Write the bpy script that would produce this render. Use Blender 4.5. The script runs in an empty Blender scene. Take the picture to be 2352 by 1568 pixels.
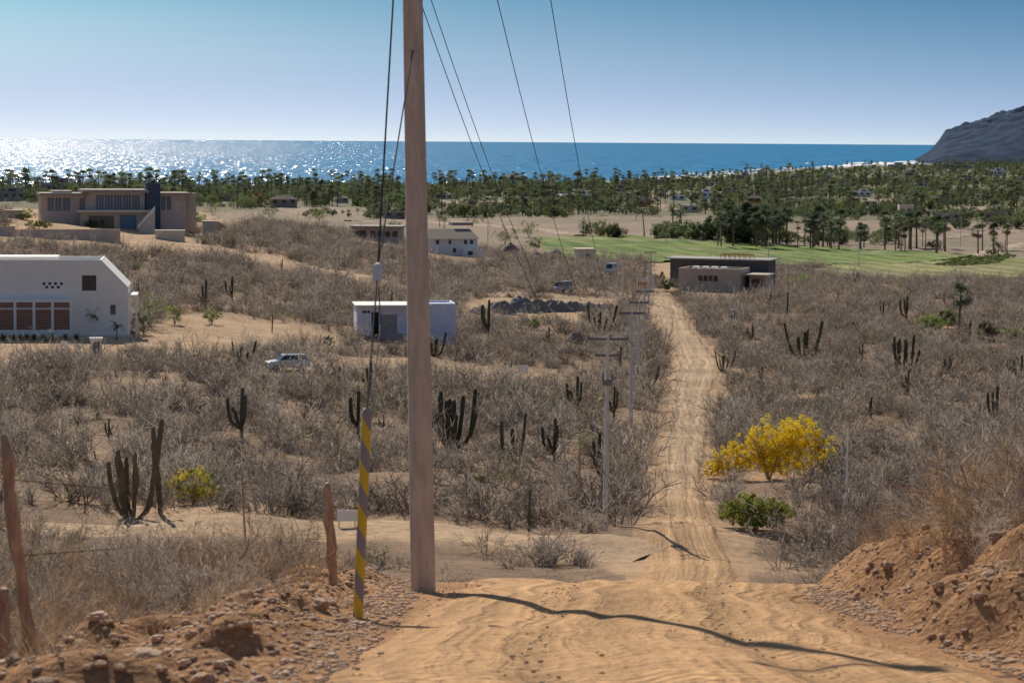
import bpy, math, random, numpy as np
from mathutils import Vector, Matrix, noise as mnoise
random.seed(11); rng=np.random.default_rng(11)
F=5500.0; EYE=55.0; PITCH=math.atan(458/F); ROLL=0.0068
scene=bpy.context.scene
COL=scene.collection
# ---------------------------------------------------------------- camera
R3=Matrix.Rotation(math.pi/2-PITCH,3,'X')@Matrix.Rotation(ROLL,3,'Z')
cd=bpy.data.cameras.new("camera"); cam=bpy.data.objects.new("camera",cd); COL.objects.link(cam)
cam.matrix_world=Matrix.Translation((0,0,EYE))@R3.to_4x4()
cd.sensor_width=36; cd.lens=F/2352*36; cd.clip_start=0.5; cd.clip_end=900000
cd.dof.use_dof=True; cd.dof.focus_distance=80; cd.dof.aperture_fstop=5.0
scene.camera=cam
scene.view_settings.view_transform='Standard'; scene.view_settings.look='None'; scene.view_settings.exposure=0
# ---------------------------------------------------------------- terrain heights
US=np.array([-300,0,400,700,1050,1300,1560,1900,2352,2700.])
DN=[0.5,14,20,28,31,40,60,90]; ZN=[-1.6,-3.2,-4.1,-5.28,-5.72,-8.0,-12.4,-17.6]
DF=[110,131,160,207,280,350,430,500,600,700,850,1000,1250,1700,2000,2700,4000,6000,7500]
VT=[[1330,1195,1065,905,755,648,552,490,470,478,490,490,478,455,445,429,410,395,385],
[1330,1195,1065,905,760,655,562,497,472,480,490,490,478,455,445,429,410,395,385],
[1330,1200,1070,915,775,680,590,530,500,497,500,497,480,456,446,430,410,395,385],
[1332,1205,1080,935,800,705,620,570,530,515,518,508,490,460,448,431,410,395,385],
[1335,1205,1085,950,825,735,662,622,585,562,540,522,502,467,450,431,410,395,385],
[1337,1205,1088,970,850,760,690,645,607,578,548,522,500,467,450,431,408,392,385],
[1337,1200,1090,972,860,775,705,662,615,588,552,525,500,470,452,432,404,386,380],
[1340,1215,1095,978,862,775,705,665,630,600,565,540,512,475,455,430,400,382,377],
[1340,1225,1100,980,865,775,710,670,640,612,575,548,515,475,455,432,400,383,378],
[1340,1225,1100,980,865,775,710,670,640,612,575,548,515,475,455,432,400,383,378]]
DALL=np.array(DN+DF,float)
def zrel(u,v,d):
    return -d*math.tan(PITCH+math.atan((v-(u-1176)*ROLL-784)/F))
L0=math.log(1.0); L1=math.log(9000.); NL=900; LD=np.linspace(L0,L1,NL); UU=np.linspace(-300,2700,61)
cols=[]
for i,u in enumerate(US):
    z=np.array(ZN+[zrel(u,VT[i][k],DF[k]) for k in range(len(DF))])
    cols.append(np.interp(np.exp(LD),DALL,z))
cols=np.array(cols)
TAB=np.array([[np.interp(uu,US,cols[:,k]) for k in range(NL)] for uu in UU])
def gs(a,s,ax):
    n=int(3*s)+1; k=np.exp(-0.5*(np.arange(-n,n+1)/s)**2); k/=k.sum()
    p=[(0,0),(0,0)]; p[ax]=(n,n); b=np.pad(a,p,mode='edge')
    return np.apply_along_axis(lambda m:np.convolve(m,k,'valid'),ax,b)
TAB=gs(TAB,2.0,0); TAB=gs(TAB,2.5,1)
_ph={}
def N2(x,y,wl,seed):
    if (wl,seed) not in _ph:
        r=np.random.default_rng(seed*131+int(wl*10)); a=r.uniform(0,2*math.pi,8); k=2*math.pi/(wl*r.uniform(.6,1.7,8)); _ph[(wl,seed)]=(np.cos(a)*k,np.sin(a)*k,r.uniform(0,6.28,8))
    kx,ky,p=_ph[(wl,seed)]; s=0
    for i in range(8): s=s+np.sin(kx[i]*x+ky[i]*y+p[i])
    return s/3.2
def sst(a,b,x):
    t=np.clip((x-a)/(b-a),0,1); return t*t*(3-2*t)
SHU=[-300,0,700,1200,1400,1640,1900,2110,2400]; SHD=[2750,2800,2900,3120,3320,3930,5600,7000,9200]
def polar(x,y):
    d=np.sqrt(x*x+y*y)+1e-6; th=np.clip(np.arctan2(x,y),-0.27,0.27); return d,1176+F*np.tan(th)
def H(x,y):
    x=np.asarray(x,float); y=np.asarray(y,float)
    d,u=polar(x,y)
    fi=np.clip((np.log(np.maximum(d,1.0))-L0)/(L1-L0)*(NL-1),0,NL-1.001); fu=np.clip((u+300)/50,0,59.999)
    i=fi.astype(int); j=fu.astype(int); a=fi-i; b=fu-j
    z=(TAB[j,i]*(1-a)+TAB[j,i+1]*a)*(1-b)+(TAB[j+1,i]*(1-a)+TAB[j+1,i+1]*a)*b
    near=1-sst(30,44,d)
    off=np.clip(sst(3.5,4.2,x-.03*(y-14))+sst(1.3,1.9,-x),0,1)
    xb=x-0.03*(y-14)+0.45*N2(x,y,2.2,5)
    z=z+near*(0.85*sst(3.4,5.0,xb)+.75*sst(4.8,7.5,xb)+0.12*np.exp(-((x+2.2)/0.6)**2)+off*(0.08*N2(x,y,1.1,1)+.08*N2(x,y,3,11)+.045*N2(x,y,.5,15))+.004*N2(x,y,1.1,12)+.008*N2(x,y,3,13))
    far=sst(45,140,d)
    z=z+far*(0.22*N2(x,y,22,3)+0.16*N2(x,y,8,4))+sst(300,900,d)*0.5*N2(x,y,90,6)*(1-sst(2000,2600,d))
    z=np.maximum(z,-54.2)
    sh=np.interp(u,SHU,SHD)+40*N2(x,y,300,7)
    t=sst(-30,60,d-sh)
    z=z*(1-t)+(-58)*t
    return z+EYE
def h1(x,y): return float(H(np.array([x]),np.array([y]))[0])
DS=np.geomspace(3,9000,2600)
def ray(u,v): return R3@Vector((u-1176,-(v-784),-F))
def G(u,v):
    r=ray(u,v); q=math.hypot(r.x,r.y); x=r.x/q*DS; y=r.y/q*DS; zr=EYE+r.z/q*DS
    df=zr-H(x,y); k=np.argmax(df<0)
    if df[k]>=0: k=2200
    if k==0: k=1
    t=df[k-1]/(df[k-1]-df[k]+1e-9); t=min(max(t,0),1); d=DS[k-1]*(1-t)+DS[k]*t
    X=r.x/q*d; Y=r.y/q*d
    return Vector((X,Y,h1(X,Y)))
def kpx(p): return math.hypot(p.x,p.y)/F
def PX(x,y,z):
    q=R3.transposed()@Vector((x,y,z-EYE)); return 1176+q.x/-q.z*F,784-q.y/-q.z*F
def inpoly(x,y,P):
    x=np.asarray(x); y=np.asarray(y); c=np.zeros(x.shape,bool); n=len(P); j=n-1
    for i in range(n):
        xi,yi=P[i]; xj,yj=P[j]
        if yi!=yj:
            c^=((yi>y)!=(yj>y))&(x<(xj-xi)*(y-yi)/(yj-yi)+xi)
        j=i
    return c
def WP(L): return [(lambda g:(g.x,g.y))(G(u,v)) for u,v in L]
# ---------------------------------------------------------------- helpers
class MB:
    def __init__(s): s.v=[];s.f=[];s.m=[]
    def add(s,vs,fs,m=0):
        b=len(s.v); s.v+=[tuple(x) for x in vs]; s.f+=[tuple(b+i for i in f) for f in fs]; s.m+=[m]*len(fs)
    def box(s,x0,x1,y0,y1,z0,z1,m=0):
        s.add([(x0,y0,z0),(x1,y0,z0),(x1,y1,z0),(x0,y1,z0),(x0,y0,z1),(x1,y0,z1),(x1,y1,z1),(x0,y1,z1)],
          [(0,3,2,1),(4,5,6,7),(0,1,5,4),(1,2,6,5),(2,3,7,6),(3,0,4,7)],m)
    def prism(s,P,y0,y1,m=0):
        n=len(P); s.add([(a,y0,b) for a,b in P]+[(a,y1,b) for a,b in P],
          [tuple(range(n)),tuple(range(2*n-1,n-1,-1))]+[(i,i+n,(i+1)%n+n,(i+1)%n) for i in range(n)],m)
    def tube(s,path,rad,n=6,m=0,ribs=None):
        P=[Vector(p) for p in path]; rings=[]; K=len(P)
        for i,p in enumerate(P):
            t=(P[min(i+1,K-1)]-P[max(i-1,0)]).normalized()
            a=t.cross(Vector((0.31,0.95,0.02)) if abs(t.y)<.9 else Vector((1,0,0.1))).normalized(); b=t.cross(a)
            r=[]
            for k in range(n):
                an=2*math.pi*k/n; rr=rad[i]*(ribs if (ribs and k%2) else 1)
                r.append(p+a*math.cos(an)*rr+b*math.sin(an)*rr)
            rings.append(r)
        vs=[q for r in rings for q in r]; fs=[]
        for i in range(K-1):
            for k in range(n): fs.append((i*n+k,i*n+(k+1)%n,(i+1)*n+(k+1)%n,(i+1)*n+k))
        fs.append(tuple(range(n-1,-1,-1))); fs.append(tuple((K-1)*n+k for k in range(n)))
        s.add(vs,fs,m)
    def rib(s,p,q,w0,w1,side,m=0):
        s.add([p-side*w0,p+side*w0,q+side*w1,q-side*w1],[(0,1,2,3)],m)
    def mesh(s,name,mats,smooth=False):
        me=bpy.data.meshes.new(name); me.from_pydata(s.v,[],s.f)
        for mm in (mats if isinstance(mats,(list,tuple)) else [mats]): me.materials.append(mm)
        me.polygons.foreach_set("material_index",s.m)
        if smooth: me.polygons.foreach_set("use_smooth",[True]*len(s.f))
        me.update(); return me
def ob(name,me,parent=None,loc=(0,0,0),rz=0,sc=1,link=True):
    o=bpy.data.objects.new(name,me)
    if link: COL.objects.link(o)
    o.location=loc; o.rotation_euler=(0,0,rz); o.scale=(sc,sc,sc) if not hasattr(sc,'__len__') else sc
    if parent: o.parent=parent
    return o
def tag(o,label,cat,group=None,kind=None):
    o["label"]=label; o["category"]=cat
    if group:o["group"]=group
    if kind:o["kind"]=kind
    return o
def struct(o): o["kind"]="structure"; return o
def ruv(): 
    v=Vector((random.gauss(0,1),random.gauss(0,1),random.gauss(0,1))); return v.normalized()
# ---------------------------------------------------------------- materials
def mat(name,col,rough=.85,var=.25,scale=2.0,bump=0.0,rand=0.0,transl=0.0,metal=0,spec=.25,col2=None,stretch=None):
    m=bpy.data.materials.new(name); m.use_nodes=True; nt=m.node_tree; N=nt.nodes; L=nt.links; N.clear()
    out=N.new('ShaderNodeOutputMaterial'); b=N.new('ShaderNodeBsdfPrincipled'); tc=N.new('ShaderNodeTexCoord')
    nz=N.new('ShaderNodeTexNoise'); nz.inputs['Scale'].default_value=scale; nz.inputs['Detail'].default_value=6; nz.inputs['Roughness'].default_value=.65
    if stretch:
        mp=N.new('ShaderNodeMapping'); mp.inputs['Scale'].default_value=stretch; L.new(tc.outputs['Object'],mp.inputs[0]); L.new(mp.outputs[0],nz.inputs['Vector'])
    else: L.new(tc.outputs['Object'],nz.inputs['Vector'])
    rp=N.new('ShaderNodeValToRGB'); rp.color_ramp.elements[0].position=.3; rp.color_ramp.elements[1].position=.7
    c2=col2 or [min(1,c*(1+var)) for c in col]
    rp.color_ramp.elements[0].color=(*[c*(1-var) for c in col],1); rp.color_ramp.elements[1].color=(*c2,1)
    L.new(nz.outputs['Fac'],rp.inputs[0]); last=rp.outputs[0]
    if rand>0:
        oi=N.new('ShaderNodeObjectInfo'); mr=N.new('ShaderNodeMapRange'); mr.inputs[3].default_value=1-rand; mr.inputs[4].default_value=1+rand
        L.new(oi.outputs['Random'],mr.inputs[0]); vm=N.new('ShaderNodeVectorMath'); vm.operation='SCALE'
        L.new(last,vm.inputs[0]); L.new(mr.outputs[0],vm.inputs['Scale']); last=vm.outputs[0]
    L.new(last,b.inputs['Base Color']); b.inputs['Roughness'].default_value=rough; b.inputs['Metallic'].default_value=metal
    b.inputs['Specular IOR Level'].default_value=spec
    if bump>0:
        bp=N.new('ShaderNodeBump'); bp.inputs['Strength'].default_value=bump; bp.inputs['Distance'].default_value=.05
        L.new(nz.outputs['Fac'],bp.inputs['Height']); L.new(bp.outputs[0],b.inputs['Normal'])
    if transl>0:
        t=N.new('ShaderNodeBsdfTranslucent'); L.new(last,t.inputs['Color']); mx=N.new('ShaderNodeMixShader'); mx.inputs[0].default_value=transl
        L.new(b.outputs[0],mx.inputs[1]); L.new(t.outputs[0],mx.inputs[2]); L.new(mx.outputs[0],out.inputs[0])
    else: L.new(b.outputs[0],out.inputs[0])
    return m
M={}
M['twig']=mat('dry_twig',(.33,.285,.25),var=.35,rand=.45,scale=1.5,transl=.25)
M['twig2']=mat('brown_twig',(.20,.15,.115),var=.35,rand=.4,scale=1.5,transl=.18)
M['twig3']=mat('tan_twig',(.60,.52,.42),var=.2,rand=.3,scale=1.5,transl=.32)
M['grass']=mat('dry_grass',(.52,.37,.21),var=.35,rand=.3,transl=.3,scale=3)
M['rust']=mat('rusty_grass',(.38,.22,.12),var=.3,rand=.35,transl=.3,scale=3)
M['cactus']=mat('cactus_skin',(.095,.09,.055),var=.35,rand=.25,scale=4)
M['cactusb']=mat('woody_cactus_skin',(.15,.12,.075),var=.4,rand=.2,scale=5)
M['leaf']=mat('leaf',(.165,.20,.095),var=.4,rand=.4,transl=.42,scale=1)  # leaf and dark leaf lightened, putting the far trees' haze into their colour
M['leafd']=mat('dark_leaf',(.11,.145,.08),var=.4,rand=.4,transl=.4,scale=1)
M['leafb']=mat('bright_leaf',(.25,.32,.07),var=.35,rand=.2,transl=.45,scale=1)
M['olive']=mat('olive_leaf',(.23,.23,.11),var=.35,rand=.3,transl=.4,scale=1)
M['oliveb']=mat('olive_bright_leaf',(.38,.38,.08),var=.3,rand=.2,transl=.45,scale=1)
M['yellow']=mat('yellow_blossom',(.84,.65,.035),var=.18,transl=.4,scale=2)
M['bark']=mat('bark',(.20,.16,.13),var=.3,scale=5,bump=.4)
M['palmbark']=mat('palm_trunk',(.20,.155,.12),var=.3,scale=5)
M['conc']=mat('pole_concrete',(.50,.44,.385),var=.24,scale=3.0,bump=.3,rough=.9,stretch=(3,3,.6))
M['concw']=mat('pale_concrete',(.66,.63,.59),var=.12,scale=2,bump=.1)
M['wood']=mat('weathered_wood',(.46,.30,.20),var=.45,scale=7,bump=.6,stretch=(3,3,.5))
M['wire']=mat('wire_metal',(.05,.05,.055),rough=.8,var=.1,spec=.1)
M['metal']=mat('grey_metal',(.22,.21,.21),rough=.6,metal=.1,var=.1)
M['white']=mat('white_stucco',(.88,.84,.78),var=.05,scale=1.2,bump=.05)
M['white2']=mat('white_paint',(.88,.86,.82),var=.04)
M['tan']=mat('tan_stucco',(.54,.45,.36),var=.1,scale=1.0)
M['pink']=mat('pinkish_stucco',(.62,.50,.43),var=.12,scale=.8)
M['brown']=mat('brown_stucco',(.36,.30,.26),var=.1,scale=1)
M['dark']=mat('dark_stucco',(.06,.06,.07),var=.1)
M['dgrey']=mat('dark_grey_stucco',(.14,.13,.13),var=.15)
M['slate']=mat('blue_grey_block',(.08,.10,.15),var=.15)
M['bluew']=mat('blue_white_wash',(.70,.74,.86),var=.1,scale=.8)
M['grey']=mat('cinder_block',(.36,.345,.33),var=.2,scale=3)
M['terra']=mat('terracotta_paint',(.55,.20,.10),var=.15)
M['cream']=mat('cream_stucco',(.70,.62,.50),var=.08)
M['rooft']=mat('roof_tile',(.26,.21,.17),var=.35,scale=6)
M['thatch']=mat('thatch',(.17,.14,.11),var=.3,scale=4)
M['glass']=mat('window_glass',(.03,.04,.05),rough=.12,var=.1,spec=.6)
M['bglass']=mat('blue_glass',(.10,.14,.21),rough=.15,var=.1,spec=.6)
M['frame']=mat('window_frame',(.14,.10,.08),var=.1)
M['door']=mat('blue_door',(.14,.22,.31),var=.1)
M['redm']=mat('red_steel',(.45,.06,.04),var=.1)
M['carw']=mat('white_car_paint',(.58,.61,.66),rough=.25,var=.02,spec=.5)
M['carg']=mat('grey_car_paint',(.32,.33,.36),rough=.3,var=.04,spec=.5)
M['tyre']=mat('tyre_rubber',(.02,.02,.02),var=.1)
M['lamp']=mat('lamp_lens',(.75,.75,.72),rough=.15,var=.02)
M['tail']=mat('tail_lens',(.4,.02,.02),rough=.2,var=.02)
M['rock']=mat('rock',(.56,.37,.24),var=.3,scale=5,bump=.4,rand=.22)
M['gravel']=mat('grey_gravel',(.20,.185,.17),var=.4,scale=5,bump=.8)
def brickmat():
    m=mat('brick_lattice',(.3,.09,.05)); nt=m.node_tree; b=[n for n in nt.nodes if n.type=='BSDF_PRINCIPLED'][0]
    tc=nt.nodes.new('ShaderNodeTexCoord'); mp=nt.nodes.new('ShaderNodeMapping'); mp.inputs['Rotation'].default_value=(math.pi/2,0,0)
    br=nt.nodes.new('ShaderNodeTexBrick'); br.inputs['Color1'].default_value=(.24,.06,.035,1); br.inputs['Color2'].default_value=(.15,.04,.03,1); br.inputs['Mortar'].default_value=(.50,.36,.27,1)
    br.inputs['Scale'].default_value=1; br.inputs['Brick Width'].default_value=.36; br.inputs['Row Height'].default_value=.22; br.inputs['Mortar Size'].default_value=.035
    nt.links.new(tc.outputs['Object'],mp.inputs[0]); nt.links.new(mp.outputs[0],br.inputs['Vector']); nt.links.new(br.outputs[0],b.inputs['Base Color']); return m
M['brick']=brickmat()
def stripemat():
    m=mat('striped_guard',(.6,.4,.02),rough=.6); nt=m.node_tree; b=[n for n in nt.nodes if n.type=='BSDF_PRINCIPLED'][0]
    tc=nt.nodes.new('ShaderNodeTexCoord'); sp=nt.nodes.new('ShaderNodeSeparateXYZ'); nt.links.new(tc.outputs['Object'],sp.inputs[0])
    a=nt.nodes.new('ShaderNodeMath'); a.operation='MULTIPLY_ADD'; a.inputs[1].default_value=1.6; nt.links.new(sp.outputs['X'],a.inputs[0]); nt.links.new(sp.outputs['Z'],a.inputs[2])
    f=nt.nodes.new('ShaderNodeMath'); f.operation='MULTIPLY'; f.inputs[1].default_value=2.6; nt.links.new(a.outputs[0],f.inputs[0])
    g=nt.nodes.new('ShaderNodeMath'); g.operation='FRACT'; nt.links.new(f.outputs[0],g.inputs[0])
    r=nt.nodes.new('ShaderNodeValToRGB'); r.color_ramp.interpolation='CONSTANT'; r.color_ramp.elements[0].color=(.70,.48,.04,1); r.color_ramp.elements[1].position=.5; r.color_ramp.elements[1].color=(.30,.26,.25,1)
    nt.links.new(g.outputs[0],r.inputs[0]); nt.links.new(r.outputs[0],b.inputs['Base Color']); return m
M['stripe']=stripemat()
# ---------------------------------------------------------------- land use polygons (world xy)
FIELD_T=WP([(690,510),(1000,503),(1240,500),(1650,496),(1800,505),(2352,512),(2500,524),(2500,570),(2100,570),(1650,545),(1240,540),(880,520)])
FIELD_G=WP([(1235,548),(1330,546),(1700,553),(1850,568),(2080,580),(2240,588),(2150,602),(1900,614),(1760,608),(1540,600),(1330,600),(1250,578)])
FIELD_Y=WP([(1870,634),(1900,614),(2150,604),(2500,590),(2500,642),(2180,645),(1960,642)])
CROWS=WP([(2140,613),(2195,600),(2310,588),(2335,590),(2300,604),(2210,615)])
PLOTS=[WP([(1420,440),(1700,436),(1760,446),(1430,452)]),WP([(1780,462),(2100,458),(2160,468),(1800,474)]),WP([(1000,462),(1280,458),(1300,470),(1010,474)]),WP([(2150,430),(2400,428),(2400,438),(2160,440)]),WP([(1480,470),(1700,466),(1720,478),(1500,484)]),WP([(620,478),(820,476),(860,492),(640,492)]),WP([(1850,432),(2020,430),(2060,438),(1870,441)]),WP([(2180,478),(2352,474),(2400,486),(2200,490)])]
CLEAR=[WP([(-100,775),(330,770),(400,722),(560,728),(660,742),(800,785),(760,800),(600,800),(450,815),(330,805),(180,830),(-100,845)]),
 WP([(590,862),(720,815),(900,822),(1120,838),(1290,852),(1280,882),(1000,862),(760,862)]),
 WP([(-100,535),(440,525),(450,560),(560,578),(680,600),(880,640),(860,662),(640,620),(540,596),(240,575),(-100,560)]),
 WP([(20,480),(480,480),(520,520),(440,535),(20,535)]),
 WP([(1240,1238),(1380,1240),(1490,1226),(1490,1330),(1430,1325),(1340,1285),(1250,1262)]),
 WP([(1630,1222),(1700,1226),(1740,1246),(1700,1290),(1680,1325),(1640,1320)]),
 WP([(330,1192),(900,1190),(1240,1222),(1240,1256),(900,1238),(330,1242)]),
 WP([(560,1060),(640,1062),(640,1070),(560,1072)]),
 WP([(1070,690),(1400,682),(1430,715),(1300,740),(1060,735)]),
 WP([(1480,640),(1560,668),(1760,668),(1760,640),(1500,590)])]
rows=[(1337,1470,1692),(1290,1474,1684),(1240,1480,1655),(1200,1489,1630),(1150,1497,1614),(1100,1506,1612),(1050,1515,1620),(1000,1522,1626),(950,1530,1628),(900,1534,1634),(860,1540,1654),(830,1550,1654),(800,1545,1628),(770,1520,1596),(740,1500,1580),(710,1495,1572),(692,1478,1552),(680,1452,1520)]
RL=[(-1.4,-12),(-1.4,6),(-1.36,14),(-1.0,22),(-0.72,28),(-.5,33),(1.4,60),(4.0,90)]; RR=[(3.2,-12),(3.2,6),(3.05,14),(3.3,22),(3.7,28),(4.0,33),(6.4,60),(9.0,88)]
for v,a,b in rows:
    g=G(a,v); RL.append((g.x,g.y)); g=G(b,v); RR.append((g.x,g.y))
RL=np.array(RL);RR=np.array(RR)
def resamp(RL,RR,n):
    C=(RL+RR)/2; s=np.concatenate([[0],np.cumsum(np.hypot(*np.diff(C,axis=0).T))]); t=np.linspace(0,s[-1],n)
    f=lambda A:np.stack([np.interp(t,s,A[:,0]),np.interp(t,s,A[:,1])],1)
    a,b=f(RL),f(RR)
    for A in (a,b):
        for c in (0,1):
            k=np.ones(9)/9; A[:,c]=np.convolve(np.pad(A[:,c],4,mode='edge'),k,'valid')
    return a,b,t
rl,rr,rt=resamp(RL,RR,900)
def widen(rl,rr,w):
    D=(rr-rl)/np.linalg.norm(rr-rl,axis=1)[:,None]; a=rl-D*w; b=rr+D*w
    return [tuple(p) for p in a[::6]]+[tuple(p) for p in b[::-6]]
ROADP=widen(rl,rr,1.0); ROADW=widen(rl,rr,.7)
# ---------------------------------------------------------------- ground
th=np.concatenate([np.linspace(-math.pi,-0.27,50)[:-1],np.linspace(-0.27,0.27,600),np.linspace(0.27,math.pi,50)[1:-1]])
rad=np.concatenate([np.geomspace(1.0,11,40)[:-1],np.geomspace(11,36,300)[:-1],np.geomspace(36,14000,560)])
TH,RA=np.meshgrid(th,rad); X=(RA*np.sin(TH)).ravel(); Y=(RA*np.cos(TH)).ravel(); Z=H(X,Y)
nt_,nr=len(th),len(rad)
i=np.arange(nr-1)[:,None]*nt_; j=np.arange(nt_)[None,:]; j2=(j+1)%nt_
fa=np.stack([i+j,i+nt_+j,i+nt_+j2,i+j2],-1).reshape(-1,4)
def npmesh(name,co,faces,mats,smooth=True):
    me=bpy.data.meshes.new(name); me.vertices.add(len(co)); me.vertices.foreach_set("co",np.asarray(co,np.float32).ravel())
    n=len(faces); me.loops.add(n*4); me.loops.foreach_set("vertex_index",np.asarray(faces,np.int32).ravel())
    me.polygons.add(n); me.polygons.foreach_set("loop_start",np.arange(0,n*4,4,dtype=np.int32)); me.polygons.foreach_set("loop_total",np.full(n,4,np.int32))
    if smooth: me.polygons.foreach_set("use_smooth",np.ones(n,bool))
    me.update(calc_edges=True)
    for mm in mats: me.materials.append(mm)
    return me
def colattr(me,C):
    a=me.color_attributes.new("soil",'FLOAT_COLOR','POINT'); a.data.foreach_set("color",np.concatenate([C,np.ones((len(C),1))],1).astype(np.float32).ravel())
def attrmat(name,bumpd=.06,con=1.0):
    m=bpy.data.materials.new(name); m.use_nodes=True; nt=m.node_tree; N=nt.nodes; L=nt.links; b=N['Principled BSDF']
    at=N.new('ShaderNodeAttribute'); at.attribute_name="soil"; tc=N.new('ShaderNodeTexCoord')
    def nz(s,lo,hi,det=5):
        n=N.new('ShaderNodeTexNoise'); n.inputs['Scale'].default_value=s; n.inputs['Detail'].default_value=det; n.inputs['Roughness'].default_value=.6; L.new(tc.outputs['Object'],n.inputs['Vector'])
        r=N.new('ShaderNodeMapRange'); r.inputs[1].default_value=.3; r.inputs[2].default_value=.7; r.inputs[3].default_value=1+(lo-1)*con; r.inputs[4].default_value=1+(hi-1)*con; L.new(n.outputs['Fac'],r.inputs[0]); return n,r
    n1,r1=nz(.12,.82,1.18); n2,r2=nz(1.3,.74,1.22); n3,r3=nz(14,.65,1.25)
    mu=N.new('ShaderNodeMath'); mu.operation='MULTIPLY'; L.new(r1.outputs[0],mu.inputs[0]); L.new(r2.outputs[0],mu.inputs[1])
    mu2=N.new('ShaderNodeMath'); mu2.operation='MULTIPLY'; L.new(mu.outputs[0],mu2.inputs[0]); L.new(r3.outputs[0],mu2.inputs[1])
    vm=N.new('ShaderNodeVectorMath'); vm.operation='SCALE'; L.new(at.outputs['Color'],vm.inputs[0]); L.new(mu2.outputs[0],vm.inputs['Scale']); L.new(vm.outputs[0],b.inputs['Base Color'])
    b.inputs['Roughness'].default_value=.95; b.inputs['Specular IOR Level'].default_value=.1
    bp=N.new('ShaderNodeBump'); bp.inputs['Distance'].default_value=bumpd; bp.inputs['Strength'].default_value=1.0
    ad=N.new('ShaderNodeMath'); ad.operation='MULTIPLY_ADD'; ad.inputs[1].default_value=.6; L.new(n3.outputs['Fac'],ad.inputs[0]); L.new(n2.outputs['Fac'],ad.inputs[2])
    L.new(ad.outputs[0],bp.inputs['Height']); L.new(bp.outputs[0],b.inputs['Normal']); return m
M['soil']=attrmat('soil',.15)
def lerp(C,c,m): m=m[:,None]; return C*(1-m)+np.array(c)[None,:]*m
d_,u_=polar(X,Y)
WA=np.clip(d_*.012,.6,12); XW=X+WA*(N2(X,Y,9,101)+.5*N2(X,Y,3,102)); YW=Y+WA*1.6*(N2(X,Y,9,103)+.5*N2(X,Y,3,104))
def soft(P): return (inpoly(X,Y,P)*.34+inpoly(XW,YW,P)*.33+inpoly(2*X-XW,2*Y-YW,P)*.33)
C=np.tile(np.array([[.30,.20,.13]]),(len(X),1))
C=lerp(C,(.54,.36,.22),np.clip(sst(.3,1.05,N2(X,Y,30,9)+.5*N2(X,Y,9,10)),0,1)*.8)
C=lerp(C,(.47,.255,.125),1-sst(34,60,d_))
C=lerp(C,(.32,.25,.18),sst(620,760,d_))
C=lerp(C,(.19,.175,.11),sst(1200,1350,d_))
C=lerp(C,(.34,.255,.19),inpoly(X,Y,FIELD_T)*1.0)
for P in PLOTS: C=lerp(C,(.37,.28,.20),inpoly(XW,YW,P)*1.0)
fp_=inpoly(X,Y,FIELD_T)*sst(.1,.8,N2(X,Y,170,14)); C=lerp(C,(.25,.21,.145),fp_*.8)
for P in CLEAR: C=lerp(C,(.56,.375,.225),soft(P)*.9)
C=lerp(C,(.52,.33,.19),inpoly(X,Y,ROADW)*(d_>40)*.85)
sh=np.interp(u_,SHU,SHD)+40*N2(X,Y,300,7)
C=lerp(C,(.66,.60,.52),sst(-260,-120,d_-sh))
me=npmesh("ground",np.stack([X,Y,Z],1),fa[:,::-1],[M['soil']]); colattr(me,C)
g=ob("ground",me); struct(g)
# ---------------------------------------------------------------- sheets
def strip(name,cl,w,off,col,n=200):
    g=np.array(WP(cl)); s=np.concatenate([[0],np.cumsum(np.hypot(*np.diff(g,axis=0).T))]); t=np.linspace(0,s[-1],n)
    P=np.stack([np.interp(t,s,g[:,0]),np.interp(t,s,g[:,1])],1); T=np.gradient(P,axis=0); T/=np.linalg.norm(T,axis=1)[:,None]; Nn=np.stack([-T[:,1],T[:,0]],1)
    ww=w*(1+.2*N2(t,t*0,9,3)); L=[P+Nn*(ww*(k/4-.5))[:,None] for k in range(5)]
    Q=np.stack(L,1).reshape(-1,2); z=H(Q[:,0],Q[:,1])+off; z.reshape(-1,5)[:,[0,4]]-=off+.05
    ii=np.arange(n-1)[:,None]*5+np.arange(4)[None,:]; fs=np.stack([ii,ii+1,ii+6,ii+5],-1).reshape(-1,4)
    me=npmesh(name,np.stack([Q[:,0],Q[:,1],z],1),fs,[M['soil']]); colattr(me,np.tile(np.array([col]),(len(Q),1)))
    o=ob(name,me); struct(o)
    return [tuple(p) for p in (P+Nn*ww[:,None]*.6)[::8]]+[tuple(p) for p in (P-Nn*ww[:,None]*.6)[::-8]]
# main road
NC=31; tt=np.linspace(0,1,NC)
D=(rr-rl)/np.linalg.norm(rr-rl,axis=1)[:,None]; jn_=np.where(rl[:,1]<60,1,.7); el=rl-D*((.16*N2(rl[:,0]*2,rl[:,1],9,31)+.12*N2(rl[:,0],rl[:,1],2.6,33))*jn_)[:,None]; er=rr+D*((.16*N2(rr[:,0]*2,rr[:,1],9,32)+.12*N2(rr[:,0],rr[:,1],2.6,34))*jn_)[:,None]
RP=el[:,None,:]*(1-tt)[None,:,None]+er[:,None,:]*tt[None,:,None]; x=RP[:,:,0].ravel(); y=RP[:,:,1].ravel(); dd=np.hypot(x,y)
T=np.tile(tt,len(rl)); S=np.repeat(rt,NC)
wob=.03*N2(S,S*0,17,36); ra=np.exp(-((T-.3-wob)/.045)**2)+np.exp(-((T-.70-wob)/.045)**2); rb_=np.exp(-((T-.42-wob*1.5)/.03)**2)+np.exp(-((T-.84-wob)/.03)**2)
rut=-ra*.055-rb_*.03+.03*np.exp(-((T-.52)/.07)**2)
edge=np.minimum(T,1-T); z=H(x,y)+(.045+.0006*dd)*sst(0,.12,edge)+rut*sst(0,.1,edge)-np.where(edge<.01,.05,0)
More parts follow.
